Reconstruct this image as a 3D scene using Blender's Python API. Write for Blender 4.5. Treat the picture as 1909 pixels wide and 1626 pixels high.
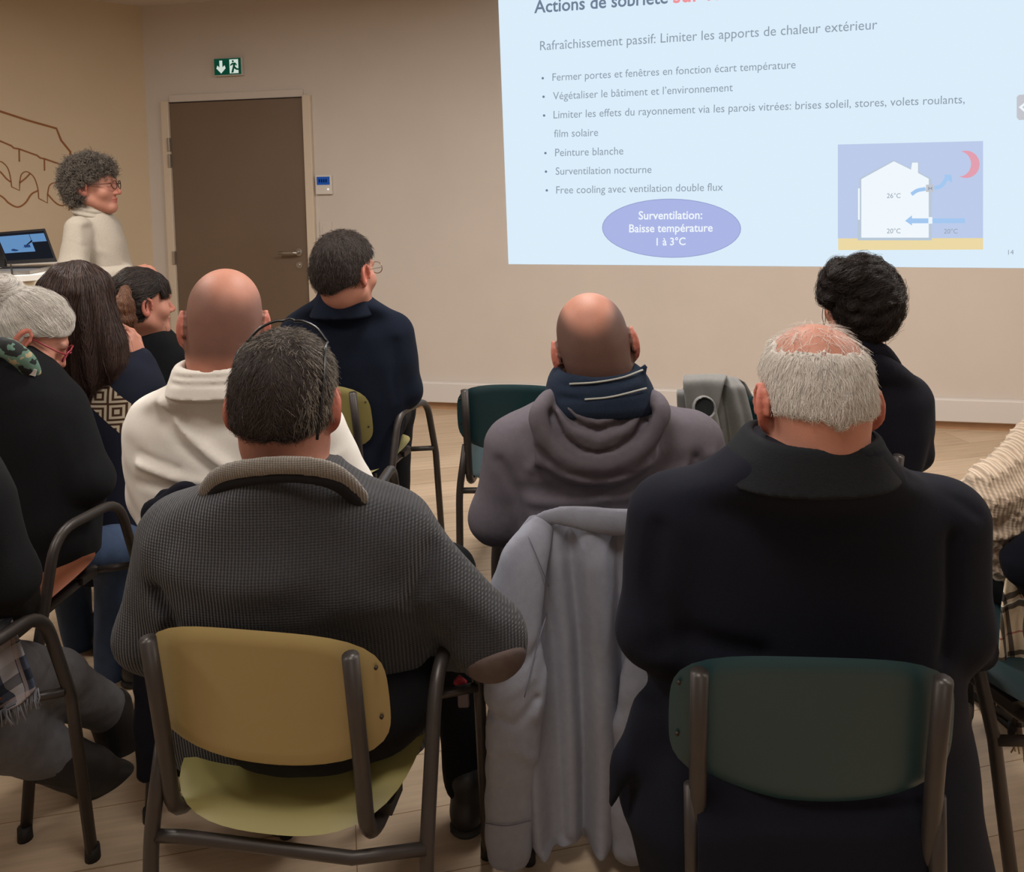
import bpy, bmesh, math, random
import numpy as np
from mathutils import Vector, Matrix, kdtree

for o in list(bpy.data.objects):
    bpy.data.objects.remove(o)
S = bpy.context.scene
COL = S.collection
rng = np.random.default_rng(7)

# ------------------------------------------------------------------ camera
W, H = 1909, 1626
F = 1560.0                      # focal length in pixels
CX, CY = 954.5, 420.0           # optical centre (the photo is cropped off centre)
CAM = np.array([0.0, 0.0, 1.5])
PITCH = math.atan(98 / F)
ROLL = 0.022
_r0 = np.array([1.0, 0, 0])
_f = np.array([0, math.cos(PITCH), -math.sin(PITCH)])
_u0 = np.array([0, math.sin(PITCH), math.cos(PITCH)])
_r = math.cos(ROLL) * _r0 - math.sin(ROLL) * _u0
_u = math.cos(ROLL) * _u0 + math.sin(ROLL) * _r0
cam = bpy.data.objects.new('camera', bpy.data.cameras.new('camera'))
COL.objects.link(cam)
cam.matrix_world = Matrix((( _r[0], _u[0], -_f[0], CAM[0]), (_r[1], _u[1], -_f[1], CAM[1]),
                           (_r[2], _u[2], -_f[2], CAM[2]), (0, 0, 0, 1)))
cam.data.sensor_width = 36.0
cam.data.sensor_fit = 'HORIZONTAL'
cam.data.lens = 36.0 * F / W
cam.data.shift_x = 0.0
cam.data.shift_y = -(H / 2 - CY) / W
cam.data.clip_start = 0.05
S.camera = cam

# ------------------------------------------------------------------ world, lights, exposure
S.view_settings.view_transform = 'Standard'
S.view_settings.look = 'None'
S.view_settings.gamma = 1.0
S.view_settings.use_curve_mapping = False
S.view_settings.exposure = 0.0
wd = bpy.data.worlds.new('room_ambient'); S.world = wd
wd.use_nodes = True
wd.node_tree.nodes['Background'].inputs[0].default_value = (1.0, 0.9, 0.8, 1)
wd.node_tree.nodes['Background'].inputs[1].default_value = 0.05


def area(name, loc, sx, sy, power, col, spread=180, aim=None):
    l = bpy.data.lights.new(name, 'AREA')
    l.shape = 'RECTANGLE'; l.size = sx; l.size_y = sy
    l.energy = power; l.color = col; l.spread = math.radians(spread)
    o = bpy.data.objects.new(name, l); COL.objects.link(o)
    o.location = loc
    if aim is not None:
        o.rotation_euler = (Vector(aim) - Vector(loc)).to_track_quat('-Z', 'Y').to_euler()
    return o


WARM = (1.0, 0.955, 0.905)
for (lx, ly, pw) in ((-2.1, 2.8, 38), (0.1, 2.9, 42), (2.2, 2.6, 42), (3.0, 1.2, 26), (-2.6, 1.0, 26), (-0.2, 0.9, 20), (0.4, -1.8, 14)):
    area('ceiling_light_panel', (lx, ly, 2.655), 0.6, 0.6, pw, WARM, 178)


def ray(px, py):
    return _f + (px - CX) / F * _r - (py - CY) / F * _u


def P(px, py, Y):
    d = ray(px, py)
    return CAM + d * (Y / d[1])


def PZ(px, py, z):
    d = ray(px, py)
    return CAM + d * ((z - CAM[2]) / d[2])


def scale_at(Y):
    return F / Y


# ------------------------------------------------------------------ naming helpers
def link(o, parent=None):
    COL.objects.link(o)
    if parent is not None:
        o.parent = parent
    return o


def tag(o, label=None, cat=None, group=None, kind=None):
    if label: o['label'] = label
    if cat: o['category'] = cat
    if group: o['group'] = group
    if kind: o['kind'] = kind
    return o


def thing(name, label, cat, loc=(0, 0, 0), rotz=0.0, group=None):
    o = bpy.data.objects.new(name, None)
    o.empty_display_size = 0.1
    link(o)
    o.location = tuple(float(v) for v in loc)
    o.rotation_euler = (0, 0, rotz)
    return tag(o, label, cat, group)


def wloc(o):
    """world matrix of an object that was just made (parents included)"""
    m = Matrix.Translation(o.location) @ o.rotation_euler.to_matrix().to_4x4()
    return wloc(o.parent) @ m if o.parent else m


def mesh_obj(name, verts, faces, mat, parent=None, smooth=True, world=False, cols=None):
    """verts in the parent's space, or in world space with world=True"""
    v = np.asarray(verts, dtype=np.float64).reshape(-1, 3)
    if world and parent is not None:
        m = np.array(wloc(parent).inverted())
        v = v @ m[:3, :3].T + m[:3, 3]
    me = bpy.data.meshes.new(name)
    if isinstance(faces, np.ndarray):
        n, c = faces.shape
        me.vertices.add(len(v)); me.vertices.foreach_set('co', v.astype(np.float32).ravel())
        me.loops.add(n * c); me.loops.foreach_set('vertex_index', faces.astype(np.int32).ravel())
        me.polygons.add(n)
        me.polygons.foreach_set('loop_start', np.arange(0, n * c, c, dtype=np.int32))
        me.polygons.foreach_set('loop_total', np.full(n, c, dtype=np.int32))
        me.update(calc_edges=True)
        me.validate()
    else:
        me.from_pydata([tuple(p) for p in v], [], [tuple(f) for f in faces])
        me.update()
    if smooth:
        me.polygons.foreach_set('use_smooth', np.ones(len(me.polygons), dtype=bool))
    if cols is not None:
        a = me.color_attributes.new('tint', 'FLOAT_COLOR', 'POINT')
        a.data.foreach_set('color', np.concatenate([cols, np.ones((len(cols), 1))], 1).astype(np.float32).ravel())
    me.materials.append(mat)
    o = bpy.data.objects.new(name, me)
    return link(o, parent)


# ------------------------------------------------------------------ materials
def lin(r, g, b):
    f = lambda c: (c / 255 / 12.92) if c / 255 <= 0.04045 else ((c / 255 + 0.055) / 1.055) ** 2.4
    return (f(r), f(g), f(b))


class NT:
    def __init__(s, m):
        s.t = m.node_tree
    def n(s, typ, **kw):
        x = s.t.nodes.new(typ)
        for k, v in kw.items():
            setattr(x, k, v)
        return x
    def l(s, a, b):
        s.t.links.new(a, b)
    def math(s, op, a, b=None, c=None):
        x = s.n('ShaderNodeMath', operation=op)
        for i, v in enumerate((a, b, c)):
            if v is None: continue
            if isinstance(v, (int, float)): x.inputs[i].default_value = v
            else: s.l(v, x.inputs[i])
        return x.outputs[0]


def base_mat(name, color, rough=0.6, metal=0.0, spec=0.5):
    m = bpy.data.materials.new(name); m.use_nodes = True
    b = m.node_tree.nodes['Principled BSDF']
    b.inputs['Base Color'].default_value = (*color, 1)
    b.inputs['Roughness'].default_value = rough
    b.inputs['Metallic'].default_value = metal
    b.inputs['Specular IOR Level'].default_value = spec
    return m, b, NT(m)


def mat(name, color, rough=0.6, metal=0.0, var=0.0, nscale=20.0, bump=0.0, bscale=200.0, spec=0.5, attr=False, sheen=0.0, coord='Object'):
    m, b, t = base_mat(name, color, rough, metal, spec)
    if var or bump:
        tc = t.n('ShaderNodeTexCoord')
    src = None
    if attr:
        a = t.n('ShaderNodeAttribute'); a.attribute_name = 'tint'
        src = a.outputs['Color']
    if var:
        nz = t.n('ShaderNodeTexNoise'); nz.inputs['Scale'].default_value = nscale; nz.inputs['Detail'].default_value = 5
        t.l(tc.outputs[coord], nz.inputs['Vector'])
        mr = t.n('ShaderNodeMapRange')
        mr.inputs['From Min'].default_value = 0.3; mr.inputs['From Max'].default_value = 0.7
        mr.inputs['To Min'].default_value = 1 - var; mr.inputs['To Max'].default_value = 1 + var
        t.l(nz.outputs['Fac'], mr.inputs['Value'])
        mx = t.n('ShaderNodeVectorMath', operation='SCALE')
        if src is None:
            mx.inputs[0].default_value = color
        else:
            t.l(src, mx.inputs[0])
        t.l(mr.outputs[0], mx.inputs['Scale'])
        src = mx.outputs[0]
    if src is not None:
        t.l(src, b.inputs['Base Color'])
    if bump:
        nb = t.n('ShaderNodeTexNoise'); nb.inputs['Scale'].default_value = bscale; nb.inputs['Detail'].default_value = 4
        t.l(tc.outputs[coord], nb.inputs['Vector'])
        bp = t.n('ShaderNodeBump'); bp.inputs['Strength'].default_value = bump; bp.inputs['Distance'].default_value = 0.004
        t.l(nb.outputs['Fac'], bp.inputs['Height']); t.l(bp.outputs[0], b.inputs['Normal'])
    if sheen:
        b.inputs['Sheen Weight'].default_value = sheen
        b.inputs['Sheen Roughness'].default_value = 0.5
    return m


def emit(name, color, strength=1.0):
    m = bpy.data.materials.new(name); m.use_nodes = True
    nt = m.node_tree; nt.nodes.clear()
    e = nt.nodes.new('ShaderNodeEmission'); e.inputs[0].default_value = (*color, 1); e.inputs[1].default_value = strength
    out = nt.nodes.new('ShaderNodeOutputMaterial'); nt.links.new(e.outputs[0], out.inputs[0])
    return m


def knit(name, color, period, depth=0.5, var=0.12, horizontal=False, rough=0.9):
    """ribbed knit: fine bands of bump in object space, broken by noise"""
    m, b, t = base_mat(name, color, rough, 0, 0.2)
    tc = t.n('ShaderNodeTexCoord')
    w = t.n('ShaderNodeTexWave', wave_type='BANDS', bands_direction='Z' if horizontal else 'X', wave_profile='SIN')
    w.inputs['Scale'].default_value = 0.314 / period
    w.inputs['Distortion'].default_value = 0.5
    w.inputs['Detail'].default_value = 1.0
    t.l(tc.outputs['Object'], w.inputs['Vector'])
    w2 = t.n('ShaderNodeTexWave', wave_type='BANDS', bands_direction='X' if horizontal else 'Z', wave_profile='SIN')
    w2.inputs['Scale'].default_value = 0.314 / (period * 0.8); w2.inputs['Distortion'].default_value = 1.0
    t.l(tc.outputs['Object'], w2.inputs['Vector'])
    hgt = t.math('ADD', w.outputs['Fac'], t.math('MULTIPLY', w2.outputs['Fac'], 0.2))
    bp = t.n('ShaderNodeBump'); bp.inputs['Strength'].default_value = depth; bp.inputs['Distance'].default_value = period * 0.5
    t.l(hgt, bp.inputs['Height']); t.l(bp.outputs[0], b.inputs['Normal'])
    nz = t.n('ShaderNodeTexNoise'); nz.inputs['Scale'].default_value = 220; t.l(tc.outputs['Object'], nz.inputs['Vector'])
    mr = t.n('ShaderNodeMapRange'); mr.inputs['To Min'].default_value = 1 - var * 2; mr.inputs['To Max'].default_value = 1 + var * 2
    t.l(nz.outputs['Fac'], mr.inputs['Value'])
    mr2 = t.math('MULTIPLY', mr.outputs[0], t.math('ADD', t.math('MULTIPLY', w.outputs['Fac'], 0.5), 0.75))
    mx = t.n('ShaderNodeVectorMath', operation='SCALE'); mx.inputs[0].default_value = color
    t.l(mr2, mx.inputs['Scale']); t.l(mx.outputs[0], b.inputs['Base Color'])
    b.inputs['Sheen Weight'].default_value = 0.15
    return m


def hair_mat(name, root, tip, rough=0.42):
    m, b, t = base_mat(name, root, rough, 0, 0.35)
    hi = t.n('ShaderNodeHairInfo')
    mx = t.n('ShaderNodeMix', data_type='RGBA')
    mx.inputs[6].default_value = (*root, 1); mx.inputs[7].default_value = (*tip, 1)
    t.l(hi.outputs['Random'], mx.inputs[0]); t.l(mx.outputs[2], b.inputs['Base Color'])
    return m


# ------------------------------------------------------------------ plain mesh builders (world or local coordinates)
class MB:
    def __init__(s):
        s.v = []; s.f = []
    def add(s, v, f):
        n = len(s.v)
        s.v += [tuple(float(c) for c in p) for p in v]
        s.f += [tuple(i + n for i in q) for q in f]
        return s
    def box(s, lo, hi, M=None):
        (a, b, c), (d, e, g) = lo, hi
        v = [(a, b, c), (d, b, c), (d, e, c), (a, e, c), (a, b, g), (d, b, g), (d, e, g), (a, e, g)]
        if M is not None: v = [tuple(M @ Vector(p)) for p in v]
        return s.add(v, [(0, 3, 2, 1), (4, 5, 6, 7), (0, 1, 5, 4), (1, 2, 6, 5), (2, 3, 7, 6), (3, 0, 4, 7)])
    def tube(s, pts, r, seg=10, caps=True, flat=None):
        v, f = tube(pts, r, seg, caps, flat)
        return s.add(v, f)
    def build(s, name, m, parent=None, smooth=False, world=False, bevel=0.0, auto=True):
        o = mesh_obj(name, s.v, s.f, m, parent, smooth, world)
        if bevel:
            b = o.modifiers.new('bevel', 'BEVEL'); b.width = bevel; b.segments = 2; b.limit_method = 'ANGLE'
        return o


def fillet(pts, rad, n=6):
    pts = [np.array(p, float) for p in pts]
    out = [pts[0]]
    for i in range(1, len(pts) - 1):
        a, b, c = pts[i - 1], pts[i], pts[i + 1]
        r = rad[i] if isinstance(rad, (list, tuple)) else rad
        u = a - b; w = c - b
        lu, lw = np.linalg.norm(u), np.linalg.norm(w)
        t = min(r, lu * 0.48, lw * 0.48)
        p0, p1 = b + u / lu * t, b + w / lw * t
        for k in range(n + 1):
            s = k / n
            out.append((1 - s) ** 2 * p0 + 2 * s * (1 - s) * b + s * s * p1)
    out.append(pts[-1])
    return out


def tube(pts, r, seg=10, caps=True, flat=None):
    pts = np.array(pts, float)
    n = len(pts)
    rr = np.full(n, r) if np.isscalar(r) else np.array(r, float)
    T = np.gradient(pts, axis=0)
    T /= np.linalg.norm(T, axis=1)[:, None] + 1e-12
    ref = np.array([0, 0, 1.0]) if abs(T[0][2]) < 0.9 else np.array([1.0, 0, 0])
    N = np.cross(T[0], ref); N /= np.linalg.norm(N)
    v, f = [], []
    for i in range(n):
        N = N - T[i] * np.dot(N, T[i]); N /= np.linalg.norm(N) + 1e-12
        B = np.cross(T[i], N)
        for k in range(seg):
            a = 2 * math.pi * k / seg
            v.append(pts[i] + rr[i] * (math.cos(a) * N + math.sin(a) * B))
    for i in range(n - 1):
        for k in range(seg):
            a, b = i * seg + k, i * seg + (k + 1) % seg
            f.append((a, b, b + seg, a + seg))
    if caps:
        f.append(tuple(range(seg - 1, -1, -1)))
        f.append(tuple((n - 1) * seg + k for k in range(seg)))
    return v, f


def grid_faces(nu, nv, closed_u=False):
    f = []
    for j in range(nv - 1):
        for i in range(nu - (0 if closed_u else 1)):
            a = j * nu + i; b = j * nu + (i + 1) % nu
            f.append((a, b, b + nu, a + nu))
    return f


# ------------------------------------------------------------------ signed distance modelling
def nrm(v):
    v = np.array(v, float); return v / np.linalg.norm(v)


def rot_euler(yaw=0, pitch=0, roll=0):
    """columns: right, face, up.  yaw 0 faces +Y, positive turns to the right (+X); pitch positive looks up; roll positive tips to the right"""
    y, p, r = map(math.radians, (yaw, pitch, roll))
    Rz = np.array([[math.cos(y), math.sin(y), 0], [-math.sin(y), math.cos(y), 0], [0, 0, 1]])
    Rx = np.array([[1, 0, 0], [0, math.cos(p), -math.sin(p)], [0, math.sin(p), math.cos(p)]])
    Ry = np.array([[math.cos(r), 0, math.sin(r)], [0, 1, 0], [-math.sin(r), 0, math.cos(r)]])
    return Rz @ Rx @ Ry


class Frame:
    """local frame: world = c + s * R @ local"""
    def __init__(s, c, R=None, sc=1.0):
        s.c = np.array(c, float); s.R = np.eye(3) if R is None else R; s.s = sc
    def w(s, p):
        return s.c + s.s * (s.R @ np.array(p, float))
    def loc(s, X, Y, Z):
        x, y, z = X - s.c[0], Y - s.c[1], Z - s.c[2]
        R = s.R
        return ((R[0, 0] * x + R[1, 0] * y + R[2, 0] * z) / s.s,
                (R[0, 1] * x + R[1, 1] * y + R[2, 1] * z) / s.s,
                (R[0, 2] * x + R[1, 2] * y + R[2, 2] * z) / s.s)
    def pts(s, v):
        return (np.asarray(v) - s.c) @ s.R / s.s


class SDF:
    def __init__(s):
        s.ops = []
    def raw(s, f, lo, hi, k=0.0, op='u'):
        s.ops.append((f, np.array(lo, float), np.array(hi, float), k, op)); return s

    def cap(s, a, b, ra, rb=None, k=0.02, op='u', flat=None):
        """tapered capsule; flat=(direction, factor) thins it along that direction"""
        rb = ra if rb is None else rb
        a = np.array(a, float); b = np.array(b, float)
        ab = b - a; L2 = float(ab @ ab) + 1e-12
        m = max(ra, rb)
        def f(X, Y, Z):
            x, y, z = X - a[0], Y - a[1], Z - a[2]
            t = np.clip((x * ab[0] + y * ab[1] + z * ab[2]) / L2, 0, 1)
            x, y, z = x - t * ab[0], y - t * ab[1], z - t * ab[2]
            q = x * x + y * y + z * z
            if flat is not None:
                d = flat[0]; h = x * d[0] + y * d[1] + z * d[2]
                q = q + (flat[1] ** 2 - 1) * h * h
            return np.sqrt(q) - (ra + t * (rb - ra))
        return s.raw(f, np.minimum(a, b) - m, np.maximum(a, b) + m, k, op)

    def chain(s, pts, rs, k=0.02, op='u', flat=None):
        for i in range(len(pts) - 1):
            s.cap(pts[i], pts[i + 1], rs[i], rs[i + 1], k, op, flat)
        return s

    def ell(s, c, r, R=None, k=0.02, op='u'):
        c = np.array(c, float); r = np.array(r, float); R = np.eye(3) if R is None else R
        fr = Frame(c, R)
        def f(X, Y, Z):
            x, y, z = fr.loc(X, Y, Z)
            k0 = np.sqrt((x / r[0]) ** 2 + (y / r[1]) ** 2 + (z / r[2]) ** 2)
            k1 = np.sqrt((x / r[0] ** 2) ** 2 + (y / r[1] ** 2) ** 2 + (z / r[2] ** 2) ** 2) + 1e-9
            return k0 * (k0 - 1) / k1
        e = np.sqrt((R ** 2) @ (r ** 2))
        return s.raw(f, c - e, c + e, k, op)

    def loft(s, rows, k=0.02, n=2.4, yaw=0.0, op='u', grow=0.0):
        """rows: (z, cx, cy, rx, ry) sorted by z or not; elliptic sections stacked in height"""
        rows = sorted(rows)
        A = np.array(rows, float)
        zf = np.linspace(A[0, 0], A[-1, 0], 160)
        G = np.stack([np.interp(zf, A[:, 0], A[:, i]) for i in range(1, 5)])
        ker = np.hanning(13); ker /= ker.sum()
        G = np.stack([np.convolve(np.pad(g, 6, mode='edge'), ker, 'valid') for g in G])
        cy, sy = math.cos(math.radians(yaw)), math.sin(math.radians(yaw))
        z0, z1 = A[0, 0], A[-1, 0]
        def f(X, Y, Z):
            zz = np.clip(Z, z0, z1)
            cx, cyy, rx, ry = (np.interp(zz, zf, g) for g in G)
            rx = rx + grow; ry = ry + grow
            x0, y0 = X - cx, Y - cyy
            x = x0 * cy - y0 * sy; y = x0 * sy + y0 * cy
            q = (np.abs(x / rx) ** n + np.abs(y / ry) ** n) ** (1 / n)
            d = (q - 1) * np.minimum(rx, ry)
            dz = np.maximum(Z - z1, z0 - Z) - grow
            return np.where(dz > 0, np.maximum(d, dz), np.maximum(d, dz))
        m = max(A[:, 3].max(), A[:, 4].max()) + grow
        return s.raw(f, (A[:, 1].min() - m, A[:, 2].min() - m, z0 - grow), (A[:, 1].max() + m, A[:, 2].max() + m, z1 + grow), k, op)

    def fold(s, pts, width, amp, lo=None, hi=None):
        """raise (amp>0) or sink (amp<0) the surface along a polyline, gaussian profile"""
        pts = [np.array(p, float) for p in pts]
        P3 = np.array(pts)
        def f(X, Y, Z):
            best = None
            for a, b in zip(pts[:-1], pts[1:]):
                ab = b - a; L2 = float(ab @ ab) + 1e-12
                x, y, z = X - a[0], Y - a[1], Z - a[2]
                t = np.clip((x * ab[0] + z * ab[2]) / (ab[0] ** 2 + ab[2] ** 2 + 1e-12), 0, 1)
                q = (x - t * ab[0]) ** 2 + (z - t * ab[2]) ** 2 + 0.15 * (y - t * ab[1]) ** 2
                best = q if best is None else np.minimum(best, q)
            return -amp * np.exp(-best / (width * width))
        m = width * 2.6
        mm = np.array([m, 0.12, m])
        return s.raw(f, P3.min(0) - mm, P3.max(0) + mm, 0, 'd')

    def noise(s, amp, freq, seed=0, stretch=(1, 1, 1)):
        r = np.random.default_rng(seed)
        ws = [(r.normal(size=3) * freq * (1 + 0.6 * i), r.uniform(0, 6.28), 1 / (1 + 0.7 * i)) for i in range(5)]
        def f(X, Y, Z):
            o = 0
            for w, ph, a in ws:
                o = o + a * np.sin(w[0] * stretch[0] * X + w[1] * stretch[1] * Y + w[2] * stretch[2] * Z + ph)
            return amp * o / 2
        return s.raw(f, (-99, -99, -99), (99, 99, 99), 0, 'd')

    def bounds(s):
        lo = np.min([o[1] for o in s.ops if o[4] == 'u'], axis=0); hi = np.max([o[2] for o in s.ops if o[4] == 'u'], axis=0)
        return lo, hi

    def mesh(s, h=0.007, fine=(), pad=0.03):
        """fine: list of (lo, hi, spacing) boxes with a denser grid"""
        lo, hi = s.bounds()
        lo = lo - pad; hi = hi + pad
        axes = []
        for i in range(3):
            cuts = [(lo[i], hi[i], h)]
            edges = sorted({lo[i], hi[i]} | {min(max(b[j][i], lo[i]), hi[i]) for b in fine for j in (0, 1)})
            ax = []
            for a, b in zip(edges[:-1], edges[1:]):
                if b - a < 1e-6: continue
                mid = (a + b) / 2
                hh = min([h] + [bx[2] for bx in fine if bx[0][i] <= mid <= bx[1][i]])
                ax.append(np.linspace(a, b, max(2, int(math.ceil((b - a) / hh)) + 1))[:-1])
            axes.append(np.append(np.concatenate(ax), hi[i]).astype(np.float32))
        D = np.full([len(a) for a in axes], 0.3, dtype=np.float32)
        for f, l, u, k, op in s.ops:
            m = (0.04 + k) if op != 'd' else 0.0
            sl = []
            ok = True
            for i in range(3):
                i0 = int(np.searchsorted(axes[i], l[i] - m)); i1 = int(np.searchsorted(axes[i], u[i] + m))
                if i1 - i0 < 1: ok = False
                sl.append(slice(i0, i1))
            if not ok: continue
            X = axes[0][sl[0]][:, None, None]; Y = axes[1][sl[1]][None, :, None]; Z = axes[2][sl[2]][None, None, :]
            d = f(X, Y, Z).astype(np.float32)
            B = D[tuple(sl)]
            if op == 'u':
                if k > 0:
                    t = np.clip(0.5 + 0.5 * (B - d) / k, 0, 1)
                    D[tuple(sl)] = B * (1 - t) + d * t - k * t * (1 - t)
                else:
                    D[tuple(sl)] = np.minimum(B, d)
            elif op == 's':
                if k > 0:
                    t = np.clip(0.5 - 0.5 * (B + d) / k, 0, 1)
                    D[tuple(sl)] = B * (1 - t) - d * t + k * t * (1 - t)
                else:
                    D[tuple(sl)] = np.maximum(B, -d)
            elif op == 'i':
                D[tuple(sl)] = np.maximum(B, d)
            else:
                D[tuple(sl)] = B + d
        return surface_nets(D, axes)


def surface_nets(D, axes):
    ins = D < 0
    nx, ny, nz = D.shape
    c = np.zeros((nx - 1, ny - 1, nz - 1), dtype=np.int8)
    for i in (0, 1):
        for j in (0, 1):
            for k in (0, 1):
                c += ins[i:nx - 1 + i, j:ny - 1 + j, k:nz - 1 + k]
    act = (c > 0) & (c < 8)
    I = np.argwhere(act)
    idx = np.full(act.shape, -1, dtype=np.int64)
    idx[act] = np.arange(len(I))
    acc = np.zeros((len(I), 3)); cnt = np.zeros(len(I))
    off = [(0, 0, 0), (1, 0, 0), (0, 1, 0), (1, 1, 0), (0, 0, 1), (1, 0, 1), (0, 1, 1), (1, 1, 1)]
    edges = [(a, b) for a in range(8) for b in range(a + 1, 8) if sum(abs(off[a][q] - off[b][q]) for q in range(3)) == 1]
    val = [D[I[:, 0] + o[0], I[:, 1] + o[1], I[:, 2] + o[2]] for o in off]
    pos = [np.stack([axes[q][I[:, q] + o[q]] for q in range(3)], 1) for o in off]
    for a, b in edges:
        va, vb = val[a], val[b]
        m = (va < 0) != (vb < 0)
        t = np.where(m, va / np.where(m, va - vb, 1), 0)[:, None]
        acc += np.where(m[:, None], pos[a] + t * (pos[b] - pos[a]), 0)
        cnt += m
    V = acc / cnt[:, None]
    Fs = []
    for ax in range(3):
        s0 = [slice(None)] * 3; s1 = [slice(None)] * 3
        s0[ax] = slice(0, D.shape[ax] - 1); s1[ax] = slice(1, D.shape[ax])
        a, b = ins[tuple(s0)], ins[tuple(s1)]
        E = np.argwhere(a != b)
        o1, o2 = (ax + 1) % 3, (ax + 2) % 3
        keep = (E[:, o1] > 0) & (E[:, o2] > 0) & (E[:, o1] < D.shape[o1] - 1) & (E[:, o2] < D.shape[o2] - 1)
        E = E[keep]
        q = []
        for d1, d2 in ((1, 1), (0, 1), (0, 0), (1, 0)):
            G = E.copy(); G[:, o1] -= d1; G[:, o2] -= d2
            q.append(idx[G[:, 0], G[:, 1], G[:, 2]])
        Q = np.stack(q, 1)
        flip = ~a[E[:, 0], E[:, 1], E[:, 2]]
        Q[flip] = Q[flip][:, ::-1]
        Fs.append(Q)
    return V, np.concatenate(Fs)


def vnormals(V, Fq):
    a, b, c, d = (V[Fq[:, i]] for i in range(4))
    n = np.cross(c - a, d - b)
    N = np.zeros_like(V)
    for i in range(4):
        np.add.at(N, Fq[:, i], n)
    return N / (np.linalg.norm(N, axis=1)[:, None] + 1e-12)
# ------------------------------------------------------------------ the room
W1 = np.array([-1.803, 5.57, 0.0]); W2 = np.array([2.34, 4.68, 0.0])
WD = nrm(W2 - W1)                            # along the back wall, left to right
WN = np.array([WD[1], -WD[0], 0.0]);         # into the room
if WN[1] > 0: WN = -WN
CEIL = 2.67
_d = ray(277, 300)
# corner of the back wall and the left wall
_t = np.linalg.solve(np.array([[_d[0], -WD[0]], [_d[1], -WD[1]]]), W1[:2] - CAM[:2])
CORNER = np.array([CAM[0] + _d[0] * _t[0], CAM[1] + _d[1] * _t[0], 0.0])
LD = nrm([-0.688, -0.725, 0])                # along the left wall, coming towards the room
LN = np.array([-LD[1], LD[0], 0.0])
if LN[0] < 0: LN = -LN


def on_plane(px, py, p0, n, off=0.0):
    d = ray(px, py)
    q = p0 + n * off
    return CAM + d * (float(np.dot(q - CAM, n)) / float(np.dot(d, n)))


def onwall(px, py, off=0.0):
    return on_plane(px, py, W1, WN, off)


def onleft(px, py, off=0.0):
    return on_plane(px, py, CORNER, LN, off)


M_wall = mat('wall_paint', lin(205, 194, 183), 0.85, var=0.02, nscale=3, bump=0.05, bscale=300)
M_wall_tan = mat('wall_paint_tan', lin(200, 180, 152), 0.85, var=0.02, nscale=3, bump=0.05, bscale=300)
M_ceil = mat('ceiling_paint', lin(205, 195, 185), 0.9, var=0.02, nscale=2)
M_white = mat('white_trunking', lin(212, 205, 199), 0.55)
M_frame = mat('door_frame_paint', lin(208, 192, 172), 0.55)


def floor_mat():
    m, b, t = base_mat('oak_planks', lin(205, 175, 135), 0.45, 0, 0.35)
    tc = t.n('ShaderNodeTexCoord')
    mp = t.n('ShaderNodeMapping'); mp.inputs['Rotation'].default_value = (0, 0, math.radians(-12))
    t.l(tc.outputs['Object'], mp.inputs['Vector'])
    br = t.n('ShaderNodeTexBrick'); br.offset = 0.37
    br.inputs['Scale'].default_value = 1.0; br.inputs['Brick Width'].default_value = 1.25; br.inputs['Row Height'].default_value = 0.19
    br.inputs['Mortar Size'].default_value = 0.0015; br.inputs['Mortar Smooth'].default_value = 0.3
    br.inputs['Color1'].default_value = (*lin(201, 177, 150), 1); br.inputs['Color2'].default_value = (*lin(184, 159, 131), 1)
    br.inputs['Mortar'].default_value = (*lin(138, 110, 78), 1)
    t.l(mp.outputs[0], br.inputs['Vector'])
    mp2 = t.n('ShaderNodeMapping'); mp2.inputs['Scale'].default_value = (1.2, 16, 1)
    t.l(mp.outputs[0], mp2.inputs['Vector'])
    nz = t.n('ShaderNodeTexNoise'); nz.inputs['Scale'].default_value = 3.0; nz.inputs['Detail'].default_value = 7; nz.inputs['Roughness'].default_value = 0.62
    t.l(mp2.outputs[0], nz.inputs['Vector'])
    mr = t.n('ShaderNodeMapRange'); mr.inputs['From Min'].default_value = 0.3; mr.inputs['From Max'].default_value = 0.72
    mr.inputs['To Min'].default_value = 1.08; mr.inputs['To Max'].default_value = 0.80
    t.l(nz.outputs['Fac'], mr.inputs['Value'])
    mx = t.n('ShaderNodeVectorMath', operation='SCALE'); t.l(br.outputs['Color'], mx.inputs[0]); t.l(mr.outputs[0], mx.inputs['Scale'])
    t.l(mx.outputs[0], b.inputs['Base Color'])
    return m


M_floor = floor_mat()
CORNER_R = CORNER + WD * 6.6
LEFT_END = CORNER + LD * 4.2
REAR = -3.6


def slab(name, pts, z0, z1, m):
    n = len(pts)
    v = [(p[0], p[1], z0) for p in pts] + [(p[0], p[1], z1) for p in pts]
    f = [tuple(range(n - 1, -1, -1)), tuple(range(n, 2 * n))] + [(i, (i + 1) % n, (i + 1) % n + n, i + n) for i in range(n)]
    o = mesh_obj(name, v, f, m, None, False)
    return tag(o, kind='structure')


ROOM = [LEFT_END, np.array([LEFT_END[0], REAR, 0]), np.array([CORNER_R[0] + 0.3, REAR, 0]), CORNER_R, CORNER]
slab('floor', ROOM, -0.1, 0.0, M_floor)
slab('ceiling', ROOM, CEIL, CEIL + 0.1, M_ceil)


def wall(name, a, b, n, m, z0=0.0, z1=CEIL, th=0.12):
    v = []
    for z in (z0, z1):
        for p in (a, b, b - n * th, a - n * th):
            v.append((p[0], p[1], z))
    f = [(0, 1, 5, 4), (1, 2, 6, 5), (2, 3, 7, 6), (3, 0, 4, 7), (0, 3, 2, 1), (4, 5, 6, 7)]
    return tag(mesh_obj(name, v, f, m, None, False), kind='structure')


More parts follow.
